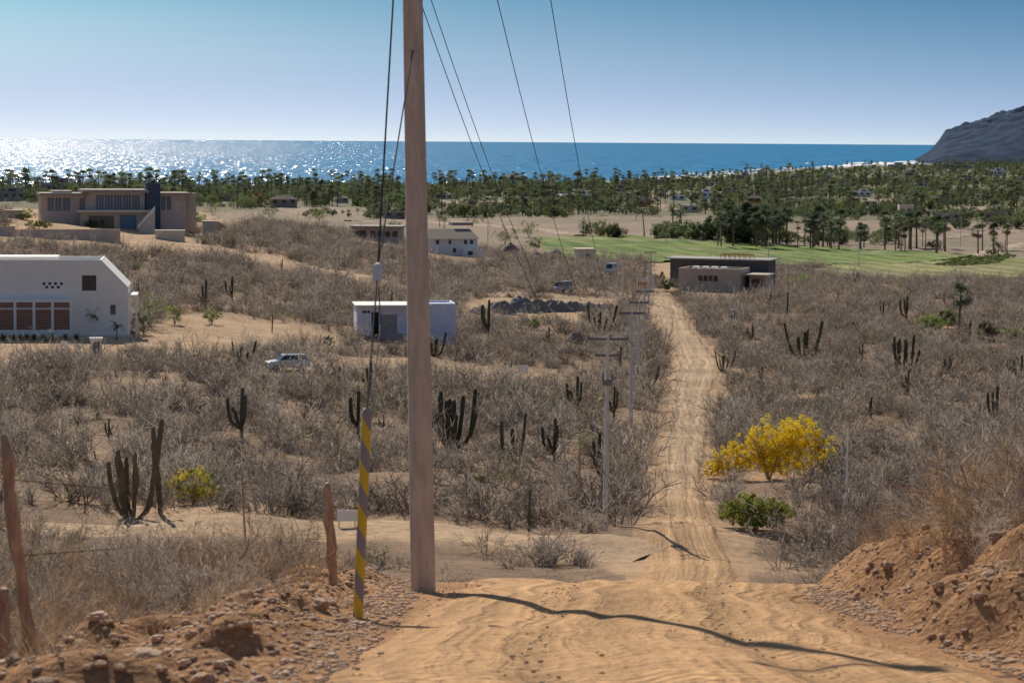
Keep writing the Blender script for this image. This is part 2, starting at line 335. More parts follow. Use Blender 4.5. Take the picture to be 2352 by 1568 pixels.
ii=np.arange(len(rl)-1)[:,None]*NC+np.arange(NC-1)[None,:]; fs=np.stack([ii,ii+1,ii+NC+1,ii+NC],-1).reshape(-1,4)
me=npmesh("dirt_road",np.stack([x,y,z],1),fs,[])
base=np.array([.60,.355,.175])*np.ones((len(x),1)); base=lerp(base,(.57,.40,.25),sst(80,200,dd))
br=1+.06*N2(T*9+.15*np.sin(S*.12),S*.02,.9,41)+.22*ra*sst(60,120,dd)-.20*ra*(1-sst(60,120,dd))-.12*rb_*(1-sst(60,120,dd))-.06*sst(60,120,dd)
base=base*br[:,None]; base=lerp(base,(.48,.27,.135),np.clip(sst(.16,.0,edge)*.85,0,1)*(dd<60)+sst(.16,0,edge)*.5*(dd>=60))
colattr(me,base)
uvl=me.uv_layers.new(name="along"); li=np.zeros(len(me.loops),np.int32); me.loops.foreach_get("vertex_index",li)
uvl.data.foreach_set("uv",np.stack([(T[li]-wob[li])*4.6,S[li]],1).astype(np.float32).ravel())
def roadmat():
    m=attrmat('road_dirt',.04,.65); nt=m.node_tree;N=nt.nodes;L=nt.links;b=N['Principled BSDF']
    uv=N.new('ShaderNodeUVMap'); uv.uv_map="along"; mp=N.new('ShaderNodeMapping'); mp.inputs['Scale'].default_value=(5.0,.07,1); L.new(uv.outputs[0],mp.inputs[0])
    n=N.new('ShaderNodeTexNoise'); n.inputs['Scale'].default_value=1; n.inputs['Detail'].default_value=6; n.inputs['Distortion'].default_value=.25; L.new(mp.outputs[0],n.inputs['Vector'])
    r=N.new('ShaderNodeMapRange'); r.inputs[1].default_value=.32;r.inputs[2].default_value=.68;r.inputs[3].default_value=.70;r.inputs[4].default_value=1.12; L.new(n.outputs['Fac'],r.inputs[0])
    src=b.inputs['Base Color'].links[0].from_socket; vm=N.new('ShaderNodeVectorMath'); vm.operation='SCALE'; L.new(src,vm.inputs[0]); L.new(r.outputs[0],vm.inputs['Scale']); L.new(vm.outputs[0],b.inputs['Base Color'])
    vo=N.new('ShaderNodeTexVoronoi'); vo.inputs['Scale'].default_value=9; tc=N.new('ShaderNodeTexCoord'); L.new(tc.outputs['Object'],vo.inputs['Vector'])
    ad=N.new('ShaderNodeMath'); ad.operation='MULTIPLY_ADD'; ad.inputs[1].default_value=-.35; L.new(vo.outputs['Distance'],ad.inputs[0]); L.new(n.outputs['Fac'],ad.inputs[2])
    bp=N.new('ShaderNodeBump'); bp.inputs['Distance'].default_value=.14; bp.inputs['Strength'].default_value=1.0; L.new(ad.outputs[0],bp.inputs['Height']); L.new(b.inputs['Normal'].links[0].from_socket,bp.inputs['Normal']); L.new(bp.outputs[0],b.inputs['Normal'])
    return m
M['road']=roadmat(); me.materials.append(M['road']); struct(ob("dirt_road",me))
EX=[ROADP]+CLEAR
EX.append(strip("dirt_track",[(1500,1275),(1380,1258),(1240,1242),(1000,1212),(700,1210),(330,1212),(0,1215)],6,.12,(.58,.40,.25)))
EX.append(strip("dirt_track",[(1470,682),(1400,690),(1330,688),(1240,678),(1060,672),(880,650),(700,612),(540,588),(430,560)],5,.2,(.54,.38,.25)))
strip("dirt_track",[(2500,540),(2352,560),(2250,585),(2100,602),(1950,617),(1870,622)],7,.35,(.50,.39,.28))
strip("dirt_track",[(800,508),(1000,512),(1240,528),(1330,542)],7,.5,(.46,.36,.26))
strip("dirt_track",[(2352,532),(2000,560),(1700,552)],6,.6,(.44,.33,.24))
def polysheet(name,P,step,off,col,c2,c3):
    a=np.array(P); xs=np.arange(a[:,0].min(),a[:,0].max(),step); ys=np.arange(a[:,1].min(),a[:,1].max(),step*1.6)
    XX,YY=np.meshgrid(xs,ys); ins=inpoly(XX,YY,P); nx=len(xs)
    ii=(np.arange(len(ys)-1)[:,None]*nx+np.arange(nx-1)[None,:])
    ok=ins[:-1,:-1]|ins[1:,1:]; ii=ii[ok]
    fs=np.stack([ii,ii+1,ii+nx+1,ii+nx],-1); x=XX.ravel();y=YY.ravel()
    me=npmesh(name,np.stack([x,y,H(x,y)+off],1),fs,[M['soil']])
    t=sst(-.6,.9,N2(x,y,60,51)+.6*N2(x,y,12,52)); Cc=np.array([col])*(1-t[:,None])+np.array([c2])*t[:,None]
    Cc=lerp(Cc,c3,np.maximum(sst(.35,.75,np.sin(y*2*math.pi/74+.6*N2(x,y,120,55))-.25),sst(.55,1.1,N2(x,y,40,56)))*.75)
    rw=np.sin((x*.95+y*.18)*2*math.pi/11.0)*.22+1; colattr(me,Cc*rw[:,None]); struct(ob(name,me))
polysheet("crop_field",FIELD_G,2.0,.5,(.13,.20,.05),(.22,.28,.075),(.30,.28,.14))
polysheet("crop_field",FIELD_Y,2.0,.5,(.25,.26,.10),(.35,.33,.14),(.36,.29,.18))
# ---------------------------------------------------------------- sea
def seamat():
    m=bpy.data.materials.new('sea_water'); m.use_nodes=True; nt=m.node_tree;N=nt.nodes;L=nt.links;N.clear()
    out=N.new('ShaderNodeOutputMaterial'); geo=N.new('ShaderNodeNewGeometry'); tc=N.new('ShaderNodeTexCoord')
    def tex(sx,sy,s,det=3):
        mp=N.new('ShaderNodeMapping'); mp.inputs['Scale'].default_value=(sx,sy,1); L.new(tc.outputs['Object'],mp.inputs[0])
        n=N.new('ShaderNodeTexNoise'); n.inputs['Scale'].default_value=s; n.inputs['Detail'].default_value=det; L.new(mp.outputs[0],n.inputs['Vector']); return n
    n1=tex(1,.25,.12,4); n2=tex(1,.10,.02,4)
    sub=N.new('ShaderNodeVectorMath'); sub.operation='SUBTRACT'; sub.inputs[1].default_value=(.5,.5,.5); L.new(n1.outputs['Color'],sub.inputs[0])
    mul=N.new('ShaderNodeVectorMath'); mul.operation='MULTIPLY'; mul.inputs[1].default_value=(2.0,2.2,0); L.new(sub.outputs[0],mul.inputs[0])
    add=N.new('ShaderNodeVectorMath'); add.operation='ADD'; L.new(geo.outputs['Normal'],add.inputs[0]); L.new(mul.outputs[0],add.inputs[1])
    nn=N.new('ShaderNodeVectorMath'); nn.operation='NORMALIZE'; L.new(add.outputs[0],nn.inputs[0])
    rp=N.new('ShaderNodeValToRGB'); rp.color_ramp.elements[0].position=.35; rp.color_ramp.elements[0].color=(.006,.155,.34,1); rp.color_ramp.elements[1].position=.65; rp.color_ramp.elements[1].color=(.025,.24,.46,1); L.new(n2.outputs['Fac'],rp.inputs[0])
    df=N.new('ShaderNodeBsdfDiffuse'); L.new(rp.outputs[0],df.inputs['Color'])
    gl=N.new('ShaderNodeBsdfGlossy'); gl.inputs['Roughness'].default_value=.20; L.new(nn.outputs[0],gl.inputs['Normal'])
    mx=N.new('ShaderNodeMixShader'); mx.inputs[0].default_value=.20; L.new(df.outputs[0],mx.inputs[1]); L.new(gl.outputs[0],mx.inputs[2]); L.new(mx.outputs[0],out.inputs[0]); return m
M['sea']=seamat()
sr=np.geomspace(2000,600000,60); sth=np.linspace(-.9,.9,40); A,B=np.meshgrid(sth,sr); x=(B*np.sin(A)).ravel(); y=(B*np.cos(A)).ravel()
ii=np.arange(59)[:,None]*40+np.arange(39)[None,:]; fs=np.stack([ii,ii+1,ii+41,ii+40],-1).reshape(-1,4)
struct(ob("sea",npmesh("sea",np.stack([x,y,x*0],1),fs,[M['sea']])))
# surf lines
M['foam']=mat('foam',(.85,.87,.88),var=.1,scale=.05)
def surf(us,off,w,seed):
    uu=np.linspace(us[0],us[1],160); thx=np.arctan((uu-1176)/F); x0=np.sin(thx);y0=np.cos(thx); d0=np.interp(uu,SHU,SHD); d0=d0+40*N2(x0*d0,y0*d0,300,7)+off
    ww=np.maximum(0,w*(.45+.8*N2(uu,uu*0,60,seed)+.3*N2(uu,uu*0,14,seed+3)))*np.sin(np.linspace(0,math.pi,160))**.4; P=[]
    for k in (0,.5,1): P.append(np.stack([x0*(d0+ww*k),y0*(d0+ww*k),np.full(160,.25+1.6*(k==.5))],1))
    Q=np.stack(P,1).reshape(-1,3); ii=np.arange(159)[:,None]*3+np.arange(2)[None,:]; fs=np.stack([ii,ii+1,ii+4,ii+3],-1).reshape(-1,4)
    struct(ob("surf",npmesh("surf",Q,fs,[M['foam']])))
surf((1370,2100),20,90,3); surf((1460,2090),190,110,8); surf((1570,1690),420,160,9); surf((1870,2110),350,620,5); surf((1910,2110),30,520,21); surf((1845,1875),1500,400,12); surf((1640,1820),400,90,15); surf((1940,2100),900,500,25)
# ---------------------------------------------------------------- headland
M['head']=mat('hazed_headland_rock',(.062,.085,.128),var=.35,scale=.016,bump=0,spec=0)  # bluish tone: distance haze is mixed into the rock colour
SU=[2080,2092,2105,2130,2150,2165,2180,2210,2260,2310,2352,2450,2600,2900]; SV=[374,370,363,347,324,304,299,290,281,268,259,254,248,248]
uu=np.linspace(2080,2900,400); dr=np.linspace(7300,10200,130); A,B=np.meshgrid(uu,dr)
thx=np.arctan((A-1176)/F); ridge=np.array([ (334-v)/F*8700+55 for v in SV]); rg=np.interp(A,SU,ridge)
pf=np.sin(np.clip((B-7300)/2900,0,1)*math.pi)**.75
xx=B*np.sin(thx); yy=B*np.cos(thx)
nzv=N2(xx,yy,420,61)*.06+N2(xx,yy,130,62)*.05+N2(xx,yy,50,63)*.04
zz=np.maximum(rg,0)*pf*(1+nzv)-1.0
ii=np.arange(129)[:,None]*400+np.arange(399)[None,:]; fs=np.stack([ii,ii+1,ii+401,ii+400],-1).reshape(-1,4)
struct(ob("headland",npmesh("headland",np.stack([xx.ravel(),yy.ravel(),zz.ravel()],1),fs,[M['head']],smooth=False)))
# ---------------------------------------------------------------- plants: prototype meshes
def twig_bush(seed,h,spread,stems,subs,tw,w,mats,wf=.35,bend=.28,up=.06,leaf=None):
    random.seed(seed); b=MB(); nm=len(mats)
    def seg(p,dr,L,w0,w1,n,jit,tip=False):
        pts=[p]
        for k in range(n):
            dr=(dr+ruv()*jit+Vector((0,0,up))).normalized(); q=p+dr*(L/n); s=dr.cross(ruv()).normalized()
            a=w0+(w1-w0)*k/n; c=w0+(w1-w0)*(k+1)/n; b.rib(p,q,a,c,s,(1 if random.random()<.45 else 0) if tip else (0 if random.random()<.8 else nm-1)); p=q; pts.append(p)
        return pts,dr
    for i in range(stems):
        az=random.uniform(0,6.28); tl=random.uniform(.15,1.15)*spread
        dr=Vector((math.cos(az)*math.sin(tl),math.sin(az)*math.sin(tl),math.cos(tl)))
        p=Vector((random.gauss(0,.12)*h,random.gauss(0,.12)*h,-.1)); L=h*random.uniform(.6,1.1)
        pts,_=seg(p,dr,L,w*2.2,w,4,bend)
        for j in range(subs):
            k=random.randint(1,4); q=pts[k]; d2=(dr+ruv()*.9).normalized(); p2,_=seg(q,d2,L*random.uniform(.3,.55),w*1.2,w*.6,3,bend)
            for t in range(tw):
                q3=p2[random.randint(1,3)]; d3=(d2+ruv()*1.0+Vector((0,0,.2))).normalized(); pt,_=seg(q3,d3,L*random.uniform(.12,.28),w*.7,w*wf,1,.2,True)
                if leaf is not None:
                    for _ in range(3):
                        c=pt[-1]+ruv()*.1; a_=ruv(); s_=a_.cross(ruv()).normalized(); b.add([c-a_*.07,c+s_*.05,c+a_*.07,c-s_*.05],[(0,1,2,3)],leaf)
    return b.mesh("dry_shrub",mats)
SHR=[]
for k in range(10):
    ms=[[M['twig'],M['twig3'],M['twig2']],[M['twig2'],M['twig'],M['twig2']],[M['twig2'],M['twig3']],[M['twig'],M['twig3'],M['twig2']]][k%4]
    hh_=(1.5,2.1,2.7,1.8,1.3)[k%5]
    SHR.append(twig_bush(100+k,hh_,1.3 if k%2 else 1.05,10,5,6,.019,ms,bend=.35))
SHR.append(twig_bush(131,1.1,1.3,12,5,5,.014,[M['grass'],M['twig3']]))
SHR.append(twig_bush(132,1.5,1.2,9,4,4,.016,[M['twig'],M['twig'],M['olive']],leaf=2))
SHR.append(twig_bush(133,3.0,.75,6,6,6,.024,[M['twig'],M['twig3'],M['twig2']],bend=.4))
NSH=[twig_bush(150+k,1.3,1.25,14,7,9,.0055,[[M['twig'],M['twig2']],[M['twig2'],M['grass']],[M['rust'],M['grass']],[M['twig'],M['twig3']]][k%4],bend=.45) for k in range(8)]
def grass_tuft(seed,h,n,w,mats,sp=.5):
    random.seed(seed); b=MB()
    for i in range(n):
        az=random.uniform(0,6.28); p=Vector((random.gauss(0,.13),random.gauss(0,.13),-.03)); tl=random.uniform(.05,sp); dr=Vector((math.cos(az)*math.sin(tl),math.sin(az)*math.sin(tl),math.cos(tl))); L=h*random.uniform(.5,1.1)
        s=dr.cross(ruv()).normalized(); m=random.randrange(len(mats))
        for k in range(4):
            q=p+dr*L/4; b.rib(p,q,w*(1-k/5),w*(1-(k+1)/5),s,m); p=q; dr=(dr+Vector((math.cos(az)*.18,math.sin(az)*.18,-.12))+ruv()*.08).normalized()
    return b.mesh("grass_tuft",mats)
GRT=[grass_tuft(200+k,.36+.08*(k%3),75,.0035,[M['grass'],M['twig3'],M['twig2']] if k%2 else [M['grass'],M['rust'],M['twig2']],1.0) for k in range(4)]
def cactus_mesh(seed,n,spr=.35,low=.12,rb=.036,mt='cactus',irr=0):
    random.seed(seed); b=MB()
    for i in range(n):
        top=1.0 if i==0 else random.uniform(.5,.97); az=2*math.pi*i/max(1,n)+random.uniform(-.4,.4); out=0 if (i==0 and n<5) else random.uniform(.12,spr); z0=0 if i==0 or n>4 else random.uniform(low,low+.18)
        dx,dy=math.cos(az)*out,math.sin(az)*out*.7; r=rb*random.uniform(.85,1.2); J=lambda:random.gauss(0,1)*irr
        if i==0 and n<5: path=[(0,0,-.08),(0,0,.1),(0.01+J(),J(),.5),(.02+J(),0,.93),(.02,0,.98),(.02,0,1.0)]
        else:
            le=random.uniform(.02,.11); path=[(0,0,z0-.06),(dx*.45,dy*.45,z0+.02),(dx*.8,dy*.8,z0+.10),(dx,dy,z0+.22),(dx*(1+le*3)+J(),dy*(1+le*3),(z0+top)/2+.08),(dx*(1+le*5),dy*(1+le*5),top-.06),(dx*(1+le*5),dy*(1+le*5),top-.015),(dx*(1+le*5),dy*(1+le*5),top)]
        K=len(path); rr_=[r*.75]+[r*random.uniform(.9,1.1) for _ in range(K-3)]+[r*.8,r*.25]
        b.tube(path,rr_,14,0,ribs=.78)
    return b.mesh("cactus",[M[mt]])
CAC={1:cactus_mesh(1,1,rb=.03),2:cactus_mesh(2,3,.24),3:cactus_mesh(3,4,.3),4:cactus_mesh(9,5,.28),6:cactus_mesh(5,7,.46),8:cactus_mesh(6,10,.42),5:cactus_mesh(12,8,.3,rb=.023,mt='cactusb',irr=.03),7:cactus_mesh(14,3,.12,low=.3,rb=.026,mt='cactusb',irr=.03)}
def leaf_cloud(seed,rx,ry,rz,ncl,nl,ls,mats,cz=0,cr=.28,hollow=.35,floor=None):
    random.seed(seed); b=MB(); nm=len(mats)
    for c in range(ncl):
        d=ruv(); q=random.uniform(hollow,1.0)**.6; c0=Vector((d.x*rx*q,d.y*ry*q,cz+d.z*rz*q*(1 if d.z>0 else .75))); R=cr*random.uniform(.5,1.2)*(rx+rz)/2; m=random.randrange(nm)
        for i in range(nl):
            p=c0+ruv()*R*random.random()**.5; a=ruv(); s=a.cross(ruv()).normalized(); l=ls*random.uniform(.6,1.3)
            if floor is not None and p.z<floor: p.z=floor+random.random()*.3
            b.add([p-a*l*.5,p+s*l*.32,p+a*l*.5,p-s*l*.32],[(0,1,2,3)],m if random.random()<.8 else random.randrange(nm))
    return b
def trunk_mb(seed,h,r,limbs,rx,lean=.1,multi=1):
    random.seed(seed); b=MB()
    for s in range(multi):
        az=random.uniform(0,6.28); ln=lean+(.35 if multi>1 else 0); p=[Vector((0,0,-.3))]
        for k in range(1,4): p.append(Vector((math.cos(az)*ln*h*k/3+random.gauss(0,.03)*h,math.sin(az)*ln*h*k/3+random.gauss(0,.03)*h,h*k/3)))
        b.tube(p,[r,r*.8,r*.65,r*.5],6)
        for l in range(limbs):
            q=p[random.choice((1,2,3))]; a2=random.uniform(0,6.28); e=q+Vector((math.cos(a2)*rx*.7,math.sin(a2)*rx*.7,h*random.uniform(.3,.7))); mid=(q+e)/2+ruv()*.12*rx
            b.tube([q,mid,e],[r*.45,r*.3,r*.1],5)
    return b
TREES=[]
for k in range(10):
    mats=[[M['leaf'],M['leafd']],[M['leafd'],M['leaf']],[M['olive'],M['leaf']],[M['leafb'],M['leaf']],[M['leafd'],M['olive']]][k%5]
    rx_=(3.2,4.4,5.2,3.8,2.8)[k%5]; rz_=(2.2,2.6,2.0,3.2,3.0)[(k+k//5)%5]
    c=leaf_cloud(300+k,rx_,rx_*.9,rz_,44,26,.52,mats,cz=rz_*.85+.4,cr=.27,floor=.1)
    t=trunk_mb(320+k,2.2,.22,5,3.0)
    n=len(mats); b=MB(); b.add(c.v,c.f,0); b.m=c.m[:]; b.add(t.v,t.f,n); TREES.append((b.mesh("broadleaf_tree",mats+[M['bark']]),c.mesh("crown",mats),t.mesh("trunk",[M['bark']],True),rz_*1.95+.6))
def fanpalm(seed,h,R=1.9,nf=30,tr=.2):
    random.seed(seed); t=MB(); bx,by=random.gauss(0,.03)*h,random.gauss(0,.03)*h
    t.tube([(0,0,-.3),(bx*.2,by*.2,h*.3),(bx*.55,by*.55,h*.65),(bx,by,h)],[tr*1.3,tr,tr*.9,tr*.85],8)
    c=MB(); top=Vector((bx,by,h))
    for i in range(nf):
        az=random.uniform(0,6.28); el=math.radians(random.uniform(-75,80)) if i>4 else math.radians(random.uniform(50,88)); m=1 if el<-.75 else 0
        dr=Vector((math.cos(az)*math.cos(el),math.sin(az)*math.cos(el),math.sin(el))); pl=R*random.uniform(.4,.55); q=top+dr*pl; s=dr.cross(Vector((0,0,1))).normalized(); c.rib(top,q,.03,.03,s,m)
        for k in range(9):
            an=(k-4)/4*1.35; e=(dr*math.cos(an)+s*math.sin(an)).normalized(); L=R*random.uniform(.48,.62); wv=(dr*-math.sin(an)+s*math.cos(an)); mid=q+e*L*.6; e2=(e+Vector((0,0,-.7))).normalized(); c.rib(q,mid,.02,.09,wv,m); c.rib(mid,mid+e2*L*.5,.09,.01,wv,m)
    return t,c
def featherpalm(seed,h,R=3.0,nf=20,tr=.17,w=.05):
    random.seed(seed); t=MB(); bx,by=random.gauss(0,.06)*h,random.gauss(0,.06)*h
    t.tube([(0,0,-.3),(bx*.15,by*.15,h*.3),(bx*.5,by*.5,h*.65),(bx,by,h)],[tr*1.4,tr,tr*.85,tr*.8],8)
    c=MB(); p0=Vector((bx,by,h))
    for i in range(nf):
        az=i*2.4+random.uniform(-.3,.3); el=random.uniform(-.2,1.35); dr=Vector((math.cos(az)*math.cos(el),math.sin(az)*math.cos(el),math.sin(el))); s=dr.cross(Vector((0,0,1))).normalized(); p=p0.copy(); L=R*random.uniform(.8,1.1); n=9
        for k in range(n):
            q=p+dr*L/n; c.rib(p,q,.025,.02,s,0)
            for sg in (-1,1):
                e=(s*sg*.9+dr*.55+Vector((0,0,-.35))).normalized(); ll=R*.28*math.sin(math.pi*(k+1.2)/(n+1.5)); 
                for qq in (p,(p+q)/2): c.add([qq,qq+dr*w*2.4,qq+e*ll],[(0,1,2)],0)
            p=q; dr=(dr+Vector((0,0,-.21))).normalized()
    return t,c
PALMS=[]
for k in range(8):
    if k<5: t,c=fanpalm(400+k,(8.5,6.0,10.5,7.2,9.4)[k],2.1+.15*k,28)
    else: t,c=featherpalm(400+k,(7,5,4)[k-5],3.4,20)
    lm=M['leafd'] if k%2 else M['leaf']
    b=MB(); b.add(c.v,c.f); b.m=c.m[:]; b.add(t.v,t.f,2)
    PALMS.append((b.mesh("palm_tree",[lm,M['twig2'],M['palmbark']]),c.mesh("crown",[lm,M['twig2']]),t.mesh("trunk",[M['palmbark']],True)))
PH=[10.6,8.1,12.8,9.7,12.0,8.8,6.8,5.8]
# ---------------------------------------------------------------- geometry-node scatter
def scatter(name,label,cat,meshes,P,S,idx):
    pc=bpy.data.collections.new(name+"_forms")
    for m in meshes: pc.objects.link(bpy.data.objects.new(name+"_form",m))
    me=bpy.data.meshes.new(name); me.vertices.add(len(P)); me.vertices.foreach_set("co",np.asarray(P,np.float32).ravel())
    a=me.attributes.new("scl",'FLOAT','POINT'); a.data.foreach_set("value",np.asarray(S,np.float32))
    a=me.attributes.new("rotz",'FLOAT_VECTOR','POINT'); rv=np.zeros((len(P),3),np.float32); rv[:,2]=rng.uniform(0,6.28,len(P)); a.data.foreach_set("vector",rv.ravel())
    a=me.attributes.new("pick",'INT','POINT'); a.data.foreach_set("value",np.asarray(idx,np.int32)); me.update()
    ng=bpy.data.node_groups.new(name,'GeometryNodeTree'); ng.interface.new_socket('Geometry',in_out='INPUT',socket_type='NodeSocketGeometry'); ng.interface.new_socket('Geometry',in_out='OUTPUT',socket_type='NodeSocketGeometry')
    N=ng.nodes;L=ng.links; gi=N.new('NodeGroupInput'); go=N.new('NodeGroupOutput'); ip=N.new('GeometryNodeInstanceOnPoints'); ci=N.new('GeometryNodeCollectionInfo')
    ci.inputs['Collection'].default_value=pc; ci.inputs['Separate Children'].default_value=True; ci.inputs['Reset Children'].default_value=True
    def na(n,t):
        x=N.new('GeometryNodeInputNamedAttribute'); x.data_type=t; x.inputs['Name'].default_value=n; return x.outputs['Attribute']
    er_=N.new('FunctionNodeEulerToRotation'); L.new(na("rotz",'FLOAT_VECTOR'),er_.inputs[0])
    L.new(gi.outputs[0],ip.inputs['Points']); L.new(ci.outputs[0],ip.inputs['Instance']); ip.inputs['Pick Instance'].default_value=True
    L.new(na("pick",'INT'),ip.inputs['Instance Index']); L.new(er_.outputs[0],ip.inputs['Rotation']); L.new(na("scl",'FLOAT'),ip.inputs['Scale']); L.new(ip.outputs[0],go.inputs[0])
    o=ob(name,me); md=o.modifiers.new("scatter",'NODES'); md.node_group=ng; tag(o,label,cat,kind="stuff"); return o
def areapts(n,d0,d1,b0,b1):
    d=np.sqrt(rng.uniform(d0*d0,d1*d1,n)); t=rng.uniform(b0,b1,n); return d*np.sin(t),d*np.cos(t)
CIRC=[]
def clearc(g,r,front=0):
    CIRC.append((g.x,g.y,r)); d=math.hypot(g.x,g.y); s=r
    while s<front: CIRC.append((g.x*(1-s/d),g.y*(1-s/d),r)); s+=r
# ---------------------------------------------------------------- buildings
class House:
    def __init__(s,name,label,cat,u,v,rot=0,group=None):
        s.g=G(u,v); s.u=u; s.v=v; s.k=kpx(s.g); b=math.atan2(s.g.x,s.g.y); s.o=ob(name,None,loc=s.g,rz=-b+math.radians(rot)); tag(s.o,label,cat,group)
    def X(s,u): return (u-s.u)*s.k
    def Z(s,v): return (s.v-v)*s.k
    def part(s,name,mb,mats,label=None,parent=None):
        o=ob(name,mb.mesh(name,mats),parent or s.o)
        if label:o["label"]=label
        return o
    def vol(s,x0,x1,y0,y1,z0,z1,m,ops={},roof=None,t=.25,par=.35,win='glass',fm='frame',mull=2,name="wall"):
        mb=MB(); W=[]
        def wall(a0,a1,lst,f):
            xs=sorted({a0,a1,*[q for o in lst for q in (o[0],o[1])]}); zs=sorted({z0,z1,*[q for o in lst for q in (o[2],o[3])]})
            for i in range(len(xs)-1):
                for j in range(len(zs)-1):
                    cx,cz=(xs[i]+xs[i+1])/2,(zs[j]+zs[j+1])/2
                    if any(o[0]<cx<o[1] and o[2]<cz<o[3] for o in lst): continue
                    f(mb,xs[i],xs[i+1],0,t,zs[j],zs[j+1])
            for o in lst: W.append((o,f))
        wall(x0,x1,ops.get('F',[]),lambda b,a,c,p,q,e,g2,m=0:b.box(a,c,y0+p,y0+q,e,g2,m))
        wall(x0,x1,ops.get('B',[]),lambda b,a,c,p,q,e,g2,m=0:b.box(a,c,y1-q,y1-p,e,g2,m))
        wall(y0+t,y1-t,ops.get('L',[]),lambda b,a,c,p,q,e,g2,m=0:b.box(x0+p,x0+q,a,c,e,g2,m))
        wall(y0+t,y1-t,ops.get('R',[]),lambda b,a,c,p,q,e,g2,m=0:b.box(x1-q,x1-p,a,c,e,g2,m))
        s.part(name,mb,[M[m]])
        rb=MB(); rb.box(x0+t+.002,x1-t-.002,y0+t+.002,y1-t-.002,z1-par-.15,z1-par); s.part("roof",rb,[M[roof or m]])
        for o,f in W:
            kd=o[4] if len(o)>4 else 'win'
            if kd=='open': continue
            a,c,e,h_=o[:4]; fw=min(.07,(c-a)*.12)
            if kd=='win':
                p=MB(); f(p,a+fw,c-fw,t*.6,t*.6+.03,e+fw,h_-fw); po=s.part("window",p,[M[win]])
                q=MB(); f(q,a,a+fw,t*.45,t*.75,e,h_); f(q,c-fw,c,t*.45,t*.75,e,h_); f(q,a+fw,c-fw,t*.45,t*.75,e,e+fw); f(q,a+fw,c-fw,t*.45,t*.75,h_-fw,h_)
                for k in range(1,mull): xm=a+(c-a)*k/mull; f(q,xm-fw*.4,xm+fw*.4,t*.4,t*.58,e+fw,h_-fw)
                s.part("frame",q,[M[fm]],parent=po)
            elif kd=='door':
                p=MB(); f(p,a,c,t*.5,t*.5+.06,e,h_); s.part("door",p,[M['door']])
            elif kd=='brick':
                p=MB(); f(p,a,c,t*.5,t*.5+.1,e,h_); s.part("lattice_panel",p,[M['brick']])
            elif kd=='block':
                p=MB(); f(p,a,c,t*.4,t*.4+.12,e,h_); s.part("block_wall",p,[M['grey']])
            elif kd=='vent':
                p=MB(); f(p,a,c,t*.7,t*.7+.05,e,h_); s.part("vent",p,[M['dark']])
    def slab(s,x0,x1,y0,y1,z0,z1,m,name="roof_slab"):
        b=MB(); b.box(x0,x1,y0,y1,z0,z1); s.part(name,b,[M[m]])
# -- white two storey house with brick lattice
h=House("white_house","white stucco two-storey house with red brick lattice panels and sloped corner","house",146,772,rot=-4); X_,Z_=h.X,h.Z
clearc(h.g,7,14)
vents=[(X_(100+13*i+ (6 if r else 0)),X_(100+13*i+(6 if r else 0))+.33,Z_(650+8*r)-.3,Z_(650+8*r),'vent') for i in range(3+1) for r in (0,1) if not(i==3 and r)]
h.vol(-12,X_(232),0,9,-2,Z_(599),'white',ops={'F':[(X_(188),X_(220),Z_(669),Z_(634))]+vents},par=.5,mull=2)
xa,xb=X_(232)+.002,X_(291)
h.vol(xa,xb,0.003,8.997,-2,Z_(661),'white',ops={'F':[(X_(251),X_(263),Z_(723),Z_(701))],'R':[(3,4.2,1,2.6)]},par=.02)
mb=MB(); mb.prism([(xa,Z_(661)+.003),(xb,Z_(661)+.003),(xa,Z_(600))],.003,8.99); h.part("sloped_parapet",mb,[M['white']])
br=[]
for a,b2 in ((-40,-4),(2,38),(44,80),(86,121),(127,162)):
    br+=[(X_(a),X_(b2),Z_(706),Z_(693),'brick'),(X_(a),X_(b2),Z_(755),Z_(709),'brick')]
h.vol(-12,X_(168),-1.6,-.002,-2,Z_(687),'white2',ops={'F':br},par=.1)
h.slab(-9,X_(130),2,7,Z_(599),Z_(594),'white2'); 
mb=MB(); mb.box(xb,xb+1.0,.6,6,Z_(684),Z_(679)); mb.box(xb+.8,xb+.98,.7,.88,-1,Z_(684)); mb.box(xb+.8,xb+.98,5.7,5.88,-1,Z_(684)); h.part("pergola",mb,[M['white2']])
mb=MB(); mb.box(X_(168),X_(300),-2.4,-.01,-1.2,.12); h.part("terrace",mb,[M['tan']])
# -- hill house
h=House("modern_house","long flat-roofed tan modern house with glass walls and garage","house",280,527,rot=6); X_,Z_=h.X,h.Z; clearc(h.g,9)
h.vol(X_(104),X_(205),5,13,-3,Z_(452),'pink',ops={'F':[(X_(118),X_(134),Z_(488),Z_(456)),(X_(135),X_(151),Z_(488),Z_(456)),(X_(152),X_(170),Z_(488),Z_(456)),(X_(190),X_(203),Z_(488),Z_(457))]},win='bglass',fm='cream',mull=2,par=.05)
h.slab(X_(100),X_(210),3.9,13.4,Z_(452)+.003,Z_(446),'brown'); h.slab(X_(130),X_(175),6,11,Z_(446)+.003,Z_(441),'pink')
h.vol(X_(205)+.01,X_(338),4.4,14,-3,Z_(445),'pink',ops={'F':[(X_(226+i*20.5),X_(245.5+i*20.5),Z_(484),Z_(449)) for i in range(5)]},win='bglass',fm='cream',mull=3,par=.05)
h.slab(X_(196),X_(345),3.0,14.4,Z_(445)+.003,Z_(438),'brown')
h.vol(X_(340),X_(372),3.6,7,-3,Z_(423),'slate',par=.1,name="chimney_block")
h.vol(X_(372)+.01,X_(432),4.8,13,-3,Z_(450),'pink',ops={'F':[(X_(374),X_(386),Z_(486),Z_(453)),(X_(387),X_(399),Z_(486),Z_(453))],'R':[(6,11,Z_(484),Z_(455))]},win='bglass',fm='cream',mull=1,par=.05)
